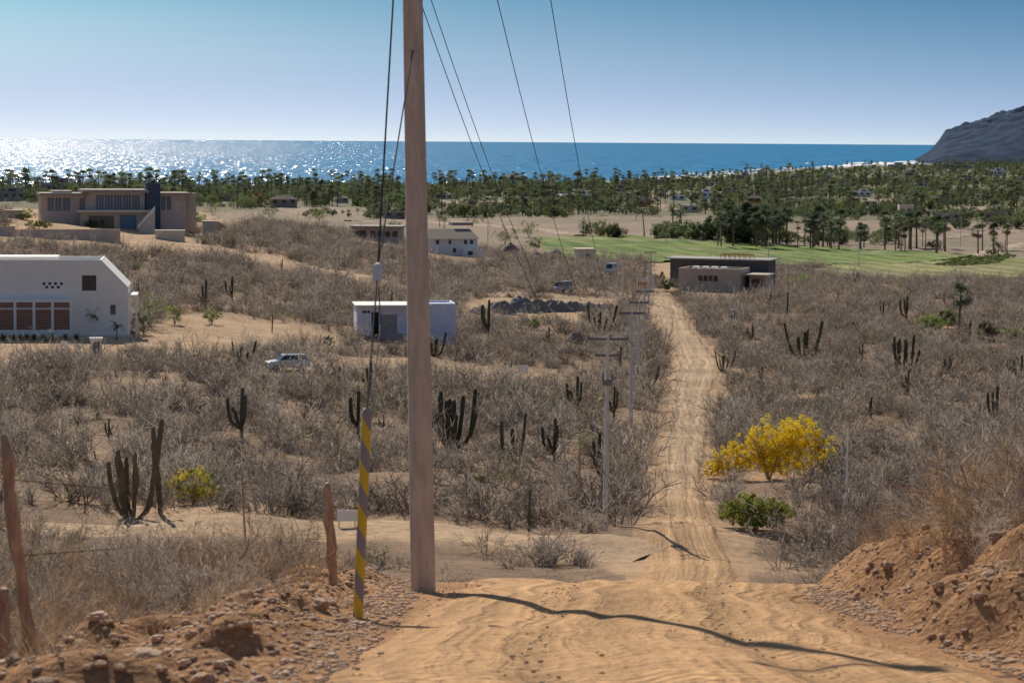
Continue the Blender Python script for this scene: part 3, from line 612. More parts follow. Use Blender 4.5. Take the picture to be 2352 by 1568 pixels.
h.slab(X_(372)+.01,X_(442),3.8,13.4,Z_(450)+.003,Z_(445),'brown')
h.vol(X_(436),X_(462),9,14,-3,Z_(447),'tan',par=.1)
h.vol(X_(188),X_(345),0,4.0,-3,Z_(488),'tan',ops={'F':[(X_(275),X_(313),0,Z_(494),'door'),(X_(206),X_(262),.2,Z_(496),'win')]},win='glass',mull=4,par=.02)
h.slab(X_(180),X_(350),-.8,3.2,Z_(488)+.003,Z_(484),'cream')
mb=MB()
for i in range(12): mb.box(X_(316+3*i),X_(319+3*i)-.002,-2.2,-.85,-1,.25+i*.33)
h.part("stair",mb,[M['cream']])
mb=MB(); mb.prism([(X_(312),.0),(X_(352),4.0),(X_(352),4.9),(X_(312),.9)],-2.35,-2.22); h.part("stair_wall",mb,[M['white']])
def boxwall(name,label,cat,u0,u1,vb,vt,m,dep=.4,rot=0,cap=True):
    h=House(name,label,cat,(u0+u1)/2,vb,rot); X_,Z_=h.X,h.Z
    b=MB(); b.box(X_(u0),X_(u1),0,dep,-1.5,Z_(vt)-.1); h.part("wall",b,[M[m]])
    b=MB(); b.box(X_(u0)-.06,X_(u1)+.06,-.06,dep+.06,Z_(vt)-.098,Z_(vt)); h.part("coping",b,[M[m]]); clearc(h.g,3,9); return h
boxwall("garden_wall","low pinkish stucco garden wall on dirt terrace","wall",36,273,550,527,'pink')
boxwall("garden_wall","low pinkish stucco wall with buttress","wall",-60,33,541,520,'pink')
boxwall("garden_wall","short white stucco wall beside driveway","wall",357,424,552,529,'cream',2.5)
boxwall("storage_block","pinkish stucco utility block beside scrub","outbuilding",466,502,543,508,'pink',3)
boxwall("storage_block","small tan stucco block near hilltop villa","outbuilding",12,50,500,483,'pink',3)
# -- half finished blue-white building
h=House("unfinished_house","half-built white and blue block house with grey block infill","house",933,781,rot=5); X_,Z_=h.X,h.Z; clearc(h.g,6.5,16)
h.vol(X_(819),X_(985),0,6,-1.5,Z_(702),'bluew',ops={'F':[(X_(853),X_(870),0.05,Z_(716),'open'),(X_(874),X_(912),.05,Z_(722),'block'),(X_(832),X_(850),Z_(713)-.3,Z_(713),'vent')]},par=.02,roof='white2')
h.slab(X_(815),X_(990),-.9,6.2,Z_(702)+.003,Z_(699),'white2')
mb=MB(); mb.box(X_(868),X_(930),-1.4,-1.2,-1,Z_(764)); h.part("low_block_wall",mb,[M['grey']])
h.vol(X_(985)+.01,X_(1046),-.6,5.5,-1.5,Z_(696),'bluew',ops={'R':[(1.5,3.5,1.2,2.4)]},par=.25)
# -- white gable house
h=House("gable_house","white two-storey house with low brown tile roof","house",1043,586,rot=12); X_,Z_=h.X,h.Z; clearc(h.g,9,40)
h.vol(X_(982),X_(1098),0,9,-2,Z_(547),'white2',ops={'F':[(X_(1066),X_(1074),Z_(561),Z_(551)),(X_(1080),X_(1088),Z_(561),Z_(551)),(X_(1000),X_(1008),Z_(561),Z_(551)),(X_(1030),X_(1036),Z_(561),Z_(551)),(X_(1040),X_(1048),Z_(580),Z_(570))],'R':[(3,5,2,3.4)]},par=.02)
mb=MB(); x0,x1=X_(978),X_(1102); z=Z_(547)+.01; zr=Z_(527)
mb.add([(x0,-.6,z-.15),(x1,-.6,z-.15),(x1,9.6,z-.15),(x0,9.6,z-.15),(x0+1.5,4.5,zr),(x1-1.5,4.5,zr)],[(0,1,5,4),(2,3,4,5),(1,2,5),(3,0,4),(3,2,1,0)]); h.part("tiled_roof",mb,[M['rooft']])
h.vol(X_(1060),X_(1108),-2.6,-.01,-2,Z_(572),'white2',ops={'F':[(X_(1070),X_(1082),.1,Z_(576))]},par=.3)
h.slab(X_(1050),X_(1100),6,10,Z_(520),Z_(513),'brown',name="rear_roof_slab")
# -- brown flat building
h=House("flat_house","low brown flat-roofed house on slope","house",865,552,rot=-6); X_,Z_=h.X,h.Z; clearc(h.g,7,40)
h.vol(X_(808),X_(922),0,8,-2,Z_(523),'pink',ops={'F':[(X_(850+17*i),X_(862+17*i),Z_(544),Z_(531)) for i in range(4)]+[(X_(812),X_(840),.2,Z_(530))]},par=.1)
h.slab(X_(804),X_(926),-1.4,8.3,Z_(523)+.003,Z_(519),'brown')
# -- tan hut
h=House("tan_hut","small cream stucco hut beside green field","hut",1348,601,rot=15); X_,Z_=h.X,h.Z; clearc(h.g,5,40)
h.vol(X_(1327),X_(1368),0,4.5,-1,Z_(573),'cream',ops={'F':[(X_(1346),X_(1354),.1,Z_(583),'door')],'R':[(1.5,2.6,1.2,2.4)]}); h.slab(X_(1324),X_(1371),-.4,4.9,Z_(573)+.003,Z_(571),'cream')
# -- road-end house
h=House("roadside_house","flat-roofed tan stucco house with dark rear wing and red steel","house",1625,667,rot=-14); X_,Z_=h.X,h.Z; clearc(h.g,10,24)
h.vol(X_(1556),X_(1700),0,9,-2,Z_(617),'tan',ops={'F':[(X_(1603+12*i),X_(1613+12*i),Z_(646),Z_(633)) for i in range(4)]},par=.4)
h.vol(X_(1500),X_(1736),12,19,-3,Z_(603),'dgrey',ops={'F':[(X_(1530+24*i),X_(1548+24*i),1,3) for i in range(8)]},par=.3,roof='grey')
h.slab(X_(1490),X_(1744),11,19.5,Z_(603)+.003,Z_(600),'grey')
h.vol(X_(1712),X_(1750),4,11,-3,Z_(632),'pink',ops={'F':[(X_(1718),X_(1742),.5,Z_(640))]},par=.1); h.slab(X_(1702),X_(1760),2,11.5,Z_(632)+.003,Z_(629),'tan')
mb=MB()
for i in range(7): xx_=X_(1618+12*i); mb.box(xx_,xx_+.1,13,13.1,Z_(600),Z_(590)); mb.box(xx_,xx_+.1,16,16.1,Z_(600),Z_(590)); mb.box(xx_+.01,xx_+.09,13.1,16,Z_(590)-.1,Z_(590))
mb.box(X_(1618),X_(1692),12.9,12.99,Z_(590)-.1,Z_(590)); mb.box(X_(1618),X_(1692),16.11,16.2,Z_(590)-.1,Z_(590)); h.part("steel_frame",mb,[M['redm']])
mb=MB()
for i in range(4): mb.box(X_(1580+22*i),X_(1592+22*i),3,5,Z_(617)-.4,Z_(617)+.25)
h.part("skylight",mb,[M['white2']])
# -- gate
h=House("entrance_gate","small reddish gate frame with white posts on dirt road","gate",1481,666); X_,Z_=h.X,h.Z; clearc(h.g,4,20)
mb=MB(); mb.box(X_(1462),X_(1465),0,.25,-.5,Z_(644)); mb.box(X_(1498),X_(1501),0,.25,-.5,Z_(644)); h.part("post",mb,[M['white2']])
mb=MB(); mb.box(X_(1460),X_(1503),.02,.2,Z_(644)+.003,Z_(640)); h.part("lintel",mb,[M['cream']])
mb=MB()
for i in range(9): mb.box(X_(1466+3.5*i),X_(1468+3.5*i),.08,.14,-.2,Z_(648))
h.part("gate_bars",mb,[M['redm']])
# -- palapas
def palapa(u,v,wpx,hpx):
    h=House("palapa","round thatched palapa roof on posts","palapa",u,v); r=wpx*h.k/2; z=hpx*h.k; clearc(h.g,r+1,30)
    mb=MB(); n=20; mb.add([(r*math.cos(i*6.2832/n),r*math.sin(i*6.2832/n),z*.35+.1*random.random()) for i in range(n)]+[(r*.55*math.cos(i*6.2832/n),r*.55*math.sin(i*6.2832/n),z*.72) for i in range(n)]+[(0,0,z)],[(i,(i+1)%n,n+(i+1)%n,n+i) for i in range(n)]+[(n+i,n+(i+1)%n,2*n) for i in range(n)]); h.part("thatched_roof",mb,[M['thatch']])
    mb=MB()
    for i in range(6): a=i*1.047; mb.tube([(r*.8*math.cos(a),r*.8*math.sin(a),-1),(r*.8*math.cos(a),r*.8*math.sin(a),z*.5)],[.1,.1],6)
    h.part("posts",mb,[M['bark']])
palapa(1172,588,50,32); palapa(1232,592,34,16); palapa(1276,592,44,22)
# -- far houses
def farhouse(u0,u1,vt,vb,m,roof='flat',rot=0):
    lab={'white2':"white flat-roofed house among palm trees",'terra':"terracotta-red house among green trees",'cream':"cream stucco house among palm trees",'grey':"grey concrete house near the trees",'brown':"brown low house among palms",'tan':"tan stucco house near the shore",'pink':"pinkish stucco house among trees"}[m]
    h=House("village_house",lab,"house",(u0+u1)/2,vb,rot,group="houses of the coastal village"); X_,Z_=h.X,h.Z; w=X_(u1)-X_(u0); hh=Z_(vt); clearc(h.g,w*.6,140)
    n=max(2,int(w/4)); ops=[]
    for i in range(n):
        a=X_(u0)+w*(i+.25)/n; ops.append((a,a+w*.5/n,hh*.35,hh*.75))
    h.vol(X_(u0),X_(u1),0,max(6,w*.5),-3,hh*(.75 if roof=='hip' else 1),m,ops={'F':ops},par=.05 if roof=='hip' else .4,mull=2)
    if roof=='hip':
        mb=MB(); dp=max(6,w*.5); x0,x1=X_(u0)-.5,X_(u1)+.5; z=hh*.75
        mb.add([(x0,-.5,z),(x1,-.5,z),(x1,dp+.5,z),(x0,dp+.5,z),(x0+w*.3,dp/2,hh*1.15),(x1-w*.3,dp/2,hh*1.15)],[(0,1,5,4),(2,3,4,5),(1,2,5),(3,0,4),(3,2,1,0)]); h.part("tiled_roof",mb,[M['rooft']])
    elif w>15:
        h.vol(X_(u0)+w*.35,X_(u1)-w*.15,2,max(5,w*.4),hh-.3,hh*1.45,m,ops={'F':[(X_(u0)+w*.45,X_(u0)+w*.7,hh*1.08,hh*1.32)]},par=.2,name="upper_wall")
for a in [(1290,1370,446,464,'white2','flat',10),(1313,1350,434,444,'white2'),(585,606,443,462,'terra'),(622,682,453,476,'brown','hip'),(1465,1496,456,476,'terra','hip'),(1562,1606,472,488,'cream','flat'),(1596,1640,441,456,'white2'),(1717,1750,452,468,'terra','hip'),(2065,2098,471,509,'cream','flat',8),(2150,2206,489,509,'grey','flat'),(2262,2312,488,509,'brown','flat'),(1148,1206,404,420,'brown','hip'),(1496,1552,413,426,'tan','flat'),(1800,1856,404,416,'cream','flat'),(1690,1724,402,413,'tan','flat'),(96,166,421,447,'grey','flat'),(-10,56,441,462,'grey','flat'),(1400,1440,432,448,'brown','flat'),(505,552,448,463,'brown','flat'),(2160,2230,377,388,'tan','flat'),(2040,2080,378,388,'cream','flat'),(1880,1910,400,411,'white2','flat'),(880,930,486,502,'brown','flat'),(1660,1700,430,442,'tan','flat'),(2330,2380,405,420,'cream','flat'),(1960,2000,440,452,'white2','flat'),(770,800,452,466,'tan','hip'),(1180,1215,452,468,'cream','flat'),(2100,2130,420,432,'white2'),(1780,1810,434,446,'tan','flat'),(2240,2275,446,460,'cream','flat'),(1860,1900,452,466,'tan','hip'),(2020,2050,402,412,'white2','flat'),(2190,2230,408,420,'tan','flat'),(1540,1575,448,460,'white2','flat'),(2130,2165,452,466,'terra','hip'),(1390,1420,455,468,'cream','flat'),(1630,1660,455,468,'tan','flat'),(1750,1775,415,425,'white2','flat'),(1925,1960,418,430,'cream','flat'),(2270,2310,392,404,'white2','flat'),(2080,2110,396,406,'tan','flat'),(1500,1530,436,447,'white2','flat'),(1000,1040,446,458,'cream','flat'),(1800,1826,452,464,'white2','flat'),(1610,1640,418,428,'cream','flat'),(2300,2340,436,450,'tan','hip'),(1985,2015,462,474,'cream','flat'),(690,720,444,456,'cream','flat'),(1240,1275,436,448,'tan','hip')]:
    farhouse(*a)
# ---------------------------------------------------------------- vehicles
def vehicle(name,label,cat,u,v,rot,L,W_,low,gh,paint,fr=8):
    g=G(u,v); b=math.atan2(g.x,g.y); o=ob(name,None,loc=g+Vector((0,0,.02)),rz=-b+math.radians(rot)); tag(o,label,cat); clearc(g,2.9,fr)
    mb=MB(); mb.prism(low,-W_/2,W_/2); me=mb.mesh("body",[M[paint]]); bo=ob("body",me,o); bv=bo.modifiers.new("bevel",'BEVEL'); bv.width=.06; bv.segments=2
    (x0,x1,x2,x3,z0,z1)=gh; wt=W_/2-.22; wb=W_/2-.04
    mb=MB(); P=[(x0,-wb,z0),(x3,-wb,z0),(x2,-wt,z1),(x1,-wt,z1),(x0,wb,z0),(x3,wb,z0),(x2,wt,z1),(x1,wt,z1)]
    mb.add(P,[(0,1,2,3),(7,6,5,4),(1,5,6,2),(4,0,3,7),(3,2,6,7)]); c_=ob("cabin",mb.mesh("cabin",[M[paint]]),o)
    P=[Vector(p) for p in P]
    def pane(a,b_,c,d,s0,s1,nm):
        q=MB(); n=(b_-a).cross(d-a).normalized(); f=lambda s,t:(a*(1-s)+b_*s)*(1-t)+(d*(1-s)+c*s)*t
        A_=[f(s0,.14),f(s1,.14),f(s1,.88),f(s0,.88)]; q.add([p+n*.012 for p in A_],[(0,1,2,3)]); ob(nm,q.mesh(nm,[M['glass']]),o)
    for s0,s1 in ((.05,.33),(.37,.64),(.68,.94)): pane(P[0],P[1],P[2],P[3],s0,s1,"side_window"); pane(P[5],P[4],P[7],P[6],1-s1,1-s0,"side_window")
    pane(P[1],P[5],P[6],P[2],.06,.94,"rear_window"); pane(P[4],P[0],P[3],P[7],.06,.94,"windscreen")
    for wx in (-L*.31,L*.31):
        for sy in (-1,1):
            w=ob("wheel",None,o,(wx,sy*(W_/2-.06),.34)); t=MB(); t.tube([(0,-.12,0),(0,-.09,0),(0,.09,0),(0,.12,0)],[.30,.34,.34,.30],20); ob("tyre",t.mesh("tyre",[M['tyre']]),w)
            t=MB(); t.tube([(0,-.128,0),(0,.128,0)],[.19,.19],12); ob("rim",t.mesh("rim",[M['metal']]),w)
    for sy in (-1,1):
        t=MB(); t.box(-L/2-.01,-L/2+.08,sy*(W_/2-.3)-.17,sy*(W_/2-.3)+.17,.72,.88); ob("headlight",t.mesh("headlight",[M['lamp']]),o)
        t=MB(); t.box(L/2-.08,L/2+.01,sy*(W_/2-.14)-.1,sy*(W_/2-.14)+.1,.85,1.2); ob("tail_light",t.mesh("tail_light",[M['tail']]),o)
    t=MB(); t.box(-L/2-.08,-L/2+.04,-W_/2+.05,W_/2-.05,.38,.58); t.box(L/2-.04,L/2+.08,-W_/2+.05,W_/2-.05,.4,.6); ob("bumper",t.mesh("bumper",[M['grey']]),o)
    t=MB(); t.box(gh[1]+.1,gh[2]-.1,-W_/2+.35,-W_/2+.39,gh[5]+.05,gh[5]+.09); t.box(gh[1]+.1,gh[2]-.1,W_/2-.39,W_/2-.35,gh[5]+.05,gh[5]+.09); t.box(gh[1]+.3,gh[1]+.36,-W_/2+.35,W_/2-.35,gh[5],gh[5]+.05); ob("roof_rack",t.mesh("roof_rack",[M['grey']]),o)
    return o
suv=[(-2.2,.32),(-2.2,.85),(-2.1,.95),(-1.2,1.04),(2.15,1.06),(2.2,.9),(2.2,.32)]
vehicle("parked_car","white four-door off-road car parked on dry dirt","car",660,850,14,4.4,1.75,suv,(-1.25,-.45,1.75,2.1,1.03,1.62),'carw',7)
van=[(-2.3,.32),(-2.3,.95),(-2.05,1.15),(-1.7,1.2),(2.3,1.2),(2.35,.32)]
vehicle("parked_van","grey van parked beside a dirt track","van",1293,672,62,4.7,1.9,van,(-1.95,-1.2,2.2,2.3,1.18,2.1),'carg')
vehicle("camper_van","white camper van parked beside scrub","van",1404,629,74,4.7,1.9,van,(-1.95,-1.4,2.2,2.3,1.18,2.4),'carw')
# ---------------------------------------------------------------- poles, wires
def octpole(name,label,base,axis,hgt,r0,r1,arms,detail=True,group=None,matn='conc',n=8,ar=.055):
    o=ob(name,None,loc=base); tag(o,label,"utility pole",group)
    q=Vector((0,0,1)).rotation_difference(axis.normalized()); o.rotation_mode='QUATERNION'; o.rotation_quaternion=q
    b=MB(); b.tube([(0,0,-.8),(0,0,hgt*.5),(0,0,hgt)],[r0*1.02,(r0+r1)/2,r1],n); ob("shaft",b.mesh("shaft",[M[matn]]),o)
    ends=[]
    for (z,w,ang) in arms:
        ca,sa=math.cos(ang),math.sin(ang); b=MB(); b.tube([(-w/2*ca,-w/2*sa-.0,z),(w/2*ca,w/2*sa,z)],[ar,ar],4); ob("crossarm",b.mesh("crossarm",[M['metal']]),o)
        for t in (-.48,0.05,.48):
            p=Vector((t*w*ca,t*w*sa,z)); b=MB(); b.tube([p+Vector((0,0,.05)),p+Vector((0,0,.12)),p+Vector((0,0,.14)),p+Vector((0,0,.22)),p+Vector((0,0,.27))],[.02,.07,.045,.065,.02],8); ob("insulator",b.mesh("insulator",[M['brown']]),o)
            ends.append((q@(p+Vector((0,0,.25))))+Vector(base))
    return o,ends
def wire(a,b,sag,r=.011,name="power_line",label="thin dark power line cable strung between poles",n=24,group="cables between the utility poles"):
    P=[a.lerp(b,t/n)+Vector((0,0,-4*sag*(t/n)*(1-t/n))) for t in range(n+1)]; m=MB(); m.tube([p-a for p in P],[r]*(n+1),5)
    o=ob(name,m.mesh(name,[M['wire']],True),loc=a); tag(o,label,"cable",group); return o
pb=G(972,1358); rtop=ray(948,0); ptop=Vector((0,0,EYE))+rtop*(pb.y/rtop.y); ax=(ptop-pb)
o1,e1=octpole("utility_pole","tall octagonal concrete utility pole standing beside dirt road",pb,ax,10.9,.155,.10,[(10.5,2.1,0.15)])
def pole(u,vb,vt,arms=1,ang=.1,label="slender grey concrete utility pole with crossarm in scrub",r=.18):
    g=G(u,vb); k=kpx(g); hh=(vb-vt)*k; cl=[(hh-.2,2.3,ang)] if arms else []
    if arms>1: cl.append((hh-1.1,1.4,ang))
    if vb<1000: clearc(g,1.2,6)
    return octpole("utility_pole",label,g,Vector((random.gauss(0,.006),0,1)),hh,r,r*.65,cl,group="utility poles along the dirt road",matn='concw',ar=.07 if vb>1000 else .10)
o2,e2=pole(1390,1207,765,2,r=.15); o3,e3=pole(1449,980,712,1); o4,e4=pole(1466,868,690,1); o5,e5=pole(1478,826,665,1); o6,e6=pole(1490,700,600,1,r=.22); o7,e7=pole(1430,692,598,0,label="slender grey concrete utility pole without crossarm",r=.2); o8,e8=pole(1494,668,577,1,r=.22)
for A,B,s in ((e1,e2[:3],2.4),):
    for a,b in zip(A,B): wire(a,b,s,.008)
for A,B,s in ((e2[:3],e3,1.6),(e3,e4,1.4),(e4,e5,.6),(e5,e6,1.6),(e6,e8,.8)):
    for a,b in zip(A,B): wire(a,b,s,.02)
wire(e1[0]+Vector((0,0,-.55)),e2[3],2.6,.008)
for (u,vb,vt) in ((1120,590,492),(1765,600,545),(1972,616,545),(2206,565,500),(710,508,462),(1530,560,535),(1686,712,660),(1868,470,440),(1103,470,420)):
    pole(u,vb,vt,0,label="thin pale utility pole beside field",r=.13)
k2=kpx(G(1390,1207)); m=MB(); z2=(1207-880)*k2; m.box(-.28,.28,-.3,-.14,z2,z2+.35); m.tube([(-.25,-.22,z2+.35),(-.25,-.22,z2+.7)],[.06,.05],6); m.tube([(.25,-.22,z2+.35),(.25,-.22,z2+.7)],[.06,.05],6); ob("switch_gear",m.mesh("switch_gear",[M['metal']]),o2)
# guy wire
an=G(822,1419); q1=pb+ax.normalized()*9.7
q2=min((pb+ax.normalized()*t for t in np.linspace(3,9,120)),key=lambda p:abs(PX(*p)[1]-105))
gy=ob("guy_wire",None,loc=an); tag(gy,"steel guy wire with yellow and grey striped guard","guy wire")
gtop=Vector((0,0,EYE))+ray(843,937)*((an.y+.25)/ray(843,937).y); gt=(gtop-an).normalized(); glen=(gtop-an).length
jw=min((an+(q1-an)*t for t in np.linspace(.1,.7,300)),key=lambda p:abs(PX(*p)[1]-625)); jn=jw-an; dn=(q1-jw).normalized(); d0=(jn-(gtop-an)).normalized()
m=MB(); m.tube([gt*(glen-.3),gt*glen,jn-d0*.14],[.009,.009,.009],6); m.tube([jn+dn*.1,q1-an],[.010,.010],6); m.tube([jn+dn*.1,q2-an],[.008,.008],6); m.tube([gt*glen+Vector((.035,0,-.1)),jn+Vector((.03,0,-.5)),jn+Vector((.01,0,-.12))],[.006,.006,.006],5); ob("cable",m.mesh("cable",[M['wire']]),gy)
m=MB(); m.tube([jn-dn*.15,jn-dn*.11,jn+dn*.07,jn+dn*.11],[.02,.05,.05,.02],8); ob("insulator",m.mesh("insulator",[M['concw']]),gy)
m=MB(); m.tube([(0,0,-.15),(0,0,.02),(0,0,glen-.04),(0,0,glen)],[.042,.045,.045,.03],12); go_=ob("striped_guard",m.mesh("striped_guard",[M['stripe']],True),gy); go_.rotation_mode='QUATERNION'; go_.rotation_quaternion=Vector((0,0,1)).rotation_difference(gt)
# ---------------------------------------------------------------- fence posts
def woodpost(u,vb,vt,ut,r=.05,n=7,lab="weathered wooden fence post in dry grass",rot=0):
    g=G(u,vb); k=kpx(g); hh=(vb-vt)*k; dx=(ut-u)*k; random.seed(int(u)); m=MB(); P=[(0,0,-.4)]; 
    for i in range(1,9): t=i/8; P.append((dx*t+random.gauss(0,.014),random.gauss(0,.014),hh*t))
    m.tube(P,[r*1.05]+[r*random.uniform(.78,1.12) for _ in range(7)]+[r*.6],9); o=ob("fence_post",m.mesh("fence_post",[M['wood']],True),loc=g); tag(o,lab,"fence post","posts of the wire fence"); return g,Vector((dx,0,hh))
fp=[woodpost(70,1500,1000,14,.048),woodpost(568,1330,1075,556,.045),woodpost(765,1342,1105,747,.055)]
woodpost(1330,1200,1020,1331,.07); woodpost(10,1520,1350,8,.045)
for f in (.45,.8):
    for A,B in ((fp[0],fp[1]),(fp[1],fp[2])):
        wire(A[0]+A[1]*f,B[0]+B[1]*f,.12,.0035,"fence_wire","thin rusty wire of the roadside fence",10,"wires of the fence")
# white thin mast with stays
g=G(1944,1185); k=kpx(g); hh=205*k; o=ob("thin_mast",None,loc=g); tag(o,"thin white mast with stay wires in scrub","mast")
m=MB(); m.tube([(0,0,-.3),(0,0,hh)],[.06,.04],8); ob("shaft",m.mesh("shaft",[M['white2']]),o); m=MB()
for a in (0,2.1,4.2): m.tube([(.5*math.cos(a),.5*math.sin(a),0),(0,0,hh*.35)],[.02,.02],5)
m.box(-.25,.25,-.02,.02,hh*.2,hh*.23); ob("stays",m.mesh("stays",[M['white2']]),o)
# ---------------------------------------------------------------- signs, boxes
def board(u,vb,vt,w,hp,lab,mt='white2',posts=True):
    g=G(u,vb); k=kpx(g); o=ob("sign_board",None,loc=g,rz=-math.atan2(g.x,g.y)); tag(o,lab,"sign"); z1=(vb-vt)*k; W_=w*k; m=MB(); m.box(-W_/2,W_/2,-.02,.02,z1-hp*k,z1); ob("panel",m.mesh("panel",[M[mt]]),o); clearc(g,1.5,5)
    m=MB(); m.box(-W_*.4-.03,-W_*.4+.03,.021,.07,-.3,z1-.05); m.box(W_*.4-.03,W_*.4+.03,.021,.07,-.3,z1-.05); ob("post",m.mesh("post",[M['wood']]),o)
board(1203,880,838,20,18,"blank white board sign on posts in scrub"); board(797,1215,1170,46,26,"pale board leaning on posts beside track"); board(147,802,784,14,11,"small white sign on posts by driveway"); board(178,807,789,14,10,"small white sign beside driveway")
h=House("meter_pillar","white utility meter pillar with dark recess beside driveway","meter pillar",220,820); X_,Z_=h.X,h.Z; clearc(h.g,2,8)
h.vol(X_(208),X_(234),0,.8,-.3,Z_(779),'white2',ops={'F':[(X_(213),X_(229),.3,Z_(785),'vent')]},t=.12,par=.02); h.slab(X_(206),X_(236),-.08,.88,Z_(779)+.002,Z_(776),'white2')
h=House("meter_pillar","small grey concrete meter box by the road","meter pillar",1683,740); X_,Z_=h.X,h.Z; clearc(h.g,2,8)
h.vol(X_(1676),X_(1691),0,.6,-.3,Z_(710),'concw',ops={'F':[(X_(1679),X_(1688),.8,Z_(714),'vent')]},t=.1,par=.02)
# gravel piles
random.seed(5)
for i,(u,v,w,hp) in enumerate([(1100,720,60,18),(1150,718,76,26),(1195,716,80,30),(1235,713,66,24),(1275,716,80,27),(1318,713,74,22),(1355,714,70,20),(1395,710,50,14),(1320,785,60,24)]):
    g=G(u,v); k=kpx(g); rx_=w*k*.62; hh=hp*k; n=40; mr_=16; m=MB(); vs=[];fs=[]
    for a in range(mr_):
        for b in range(n):
            t=a/(mr_-1); an_=b*6.2832/n; wb_=1+.3*mnoise.noise(Vector((math.cos(an_)*1.3+i*7,math.sin(an_)*1.3,1)))
            rr_=rx_*(1-t)*wb_; X0,Y0=rr_*math.cos(an_),rr_*math.sin(an_)*.8; pr=.5-.5*math.cos(math.pi*min(1,t*1.25)); z=hh*pr*(1+.35*mnoise.noise(Vector((X0*.6+i*3,Y0*.6,0))))+.35*mnoise.noise(Vector((X0*1.5,Y0*1.5,i)))*min(1,t*4)-.12; vs.append((X0,Y0,z))
    for a in range(mr_-1):
        for b in range(n): fs.append((a*n+b,a*n+(b+1)%n,(a+1)*n+(b+1)%n,(a+1)*n+b))
    m.add(vs,fs); o=ob("gravel_pile",m.mesh("gravel_pile",[M['gravel'] if i<8 else M['bark']]),loc=g); tag(o,"heap of dark grey gravel dumped on dirt","gravel pile","heaps of gravel"); clearc(g,rx_*.8,14)
# ---------------------------------------------------------------- cacti
CL=[(1035,1027,905,8),(1178,1060,958,4),(1273,1060,968,3),(1325,950,870,3),(1240,950,908,3),(555,1005,900,3),(822,1000,905,3),(850,908,835,2),(880,990,955,3),(1375,1088,1000,2),(1410,960,893,3),(305,1190,995,5),(368,1180,980,7),(556,840,787,6),(472,712,648,2),(533,692,640,3),(1122,772,695,3),(1378,768,705,6),(1260,802,755,2),(2072,855,778,8),(1845,822,745,6),(1662,852,808,6),(1727,787,748,3),(2082,742,685,3),(2028,740,698,2),(1808,725,675,1),(2288,977,895,3),(2345,882,822,3),(2228,782,740,3),(2085,908,855,2),(458,962,930,3),(505,932,905,2),(318,682,645,3),(998,818,768,6),(648,622,597,2),(1488,888,845,6),(1925,702,676,1),(1968,657,626,3),(2312,862,830,2),(2125,945,908,2),(735,800,770,1),(625,765,728,1),(1425,845,800,2),(1100,930,895,2),(180,980,940,2),(90,905,870,3),(700,965,935,2),(1600,760,735,1),(1770,700,672,2),(1215,1220,1130,1),(1010,1010,940,2),(2170,700,672,2),(2250,965,930,1),(420,660,632,2),(900,700,672,2),(780,880,845,2),(380,900,862,2),(250,1010,965,3),(1160,870,835,2),(1750,880,845,3),(1980,830,790,2),(2180,860,820,3),(2000,960,915,2),(1880,930,895,2)]
for i,(u,vb,vt,n) in enumerate(CL):
    g=G(u,vb); k=kpx(g); o=ob("cactus",CAC[n],loc=g,rz=random.uniform(-.6,.6),sc=(vb-vt)*k*1.1); tag(o,"%s columnar cactus in dry scrub"%({1:"single-stemmed dark green",2:"three-armed dark green",3:"four-armed dark green",4:"five-armed dark green",5:"slender brown many-stemmed",7:"tall slender brown",6:"spreading many-armed dark green",8:"large clustered many-armed green"}[n]),"cactus","columnar cacti in the scrub"); clearc(g,1.5+.5*(n>4),7 if n not in(5,7) else 22)
# ---------------------------------------------------------------- feature shrubs / trees
def feature(name,label,cat,u,v,wpx,hpx,lmats,ls,ncl,nl,seed,cr=.2,multi=5,hollow=.3,group=None,tmat='twig3',front=0,mound=False,lobes=None):
    g=G(u,v); k=kpx(g); rx=wpx*k/2; hz=hpx*k; o=ob(name,None,loc=g,rz=-math.atan2(g.x,g.y)); tag(o,label,cat,group); mm=[M[q] for q in lmats]
    if lobes:
        c=MB()
        for li,(fx,fz,fr,fh,frac) in enumerate(lobes):
            q=leaf_cloud(seed+li,rx*fr,rx*fr*.8,hz*fh,int(ncl*frac),nl,ls,mm,cz=hz*fz,cr=cr,hollow=hollow,floor=.15); m0=q.m[:]; c.add([(a+fx*rx,b_,z_) for a,b_,z_ in q.v],q.f); c.m[-len(m0):]=m0
    else: c=leaf_cloud(seed,rx*.88,rx*.7,hz*(.48 if mound else .36),ncl,nl,ls,mm,cz=hz*(.46 if mound else .58),cr=cr,hollow=hollow,floor=.05 if mound else None)
    ob("crown",c.mesh("crown",mm),o)
    t=trunk_mb(seed+1,hz*.55,.03*hz**.5,4,rx*.9,.1,multi); ob("trunk",t.mesh("trunk",[M[tmat]]),o); clearc(g,rx*.5,front); return o
feature("yellow_flowering_tree","wide low shrubby tree covered with bright yellow blossom beside road","tree",1765,1100,300,165,['yellow'],.11,860,38,501,.13,9,.1,front=3,lobes=[(.10,.48,.46,.42,.24),(.46,.54,.40,.38,.20),(.78,.46,.24,.26,.08),(-.24,.36,.40,.34,.17),(-.62,.24,.32,.26,.13),(-.86,.12,.2,.14,.05),(.3,.2,.55,.2,.13)])
feature("green_shrub","low rounded yellow-green leafy shrub beside road","shrub",1737,1216,205,86,['oliveb','leafb','oliveb'],.11,280,60,503,.14,4,.35,front=14,mound=True)
feature("yellow_green_shrub","small yellow-green flowering shrub in dry scrub","shrub",445,1158,150,90,['olive','yellow','oliveb'],.11,120,45,504,.2,front=22,mound=True)
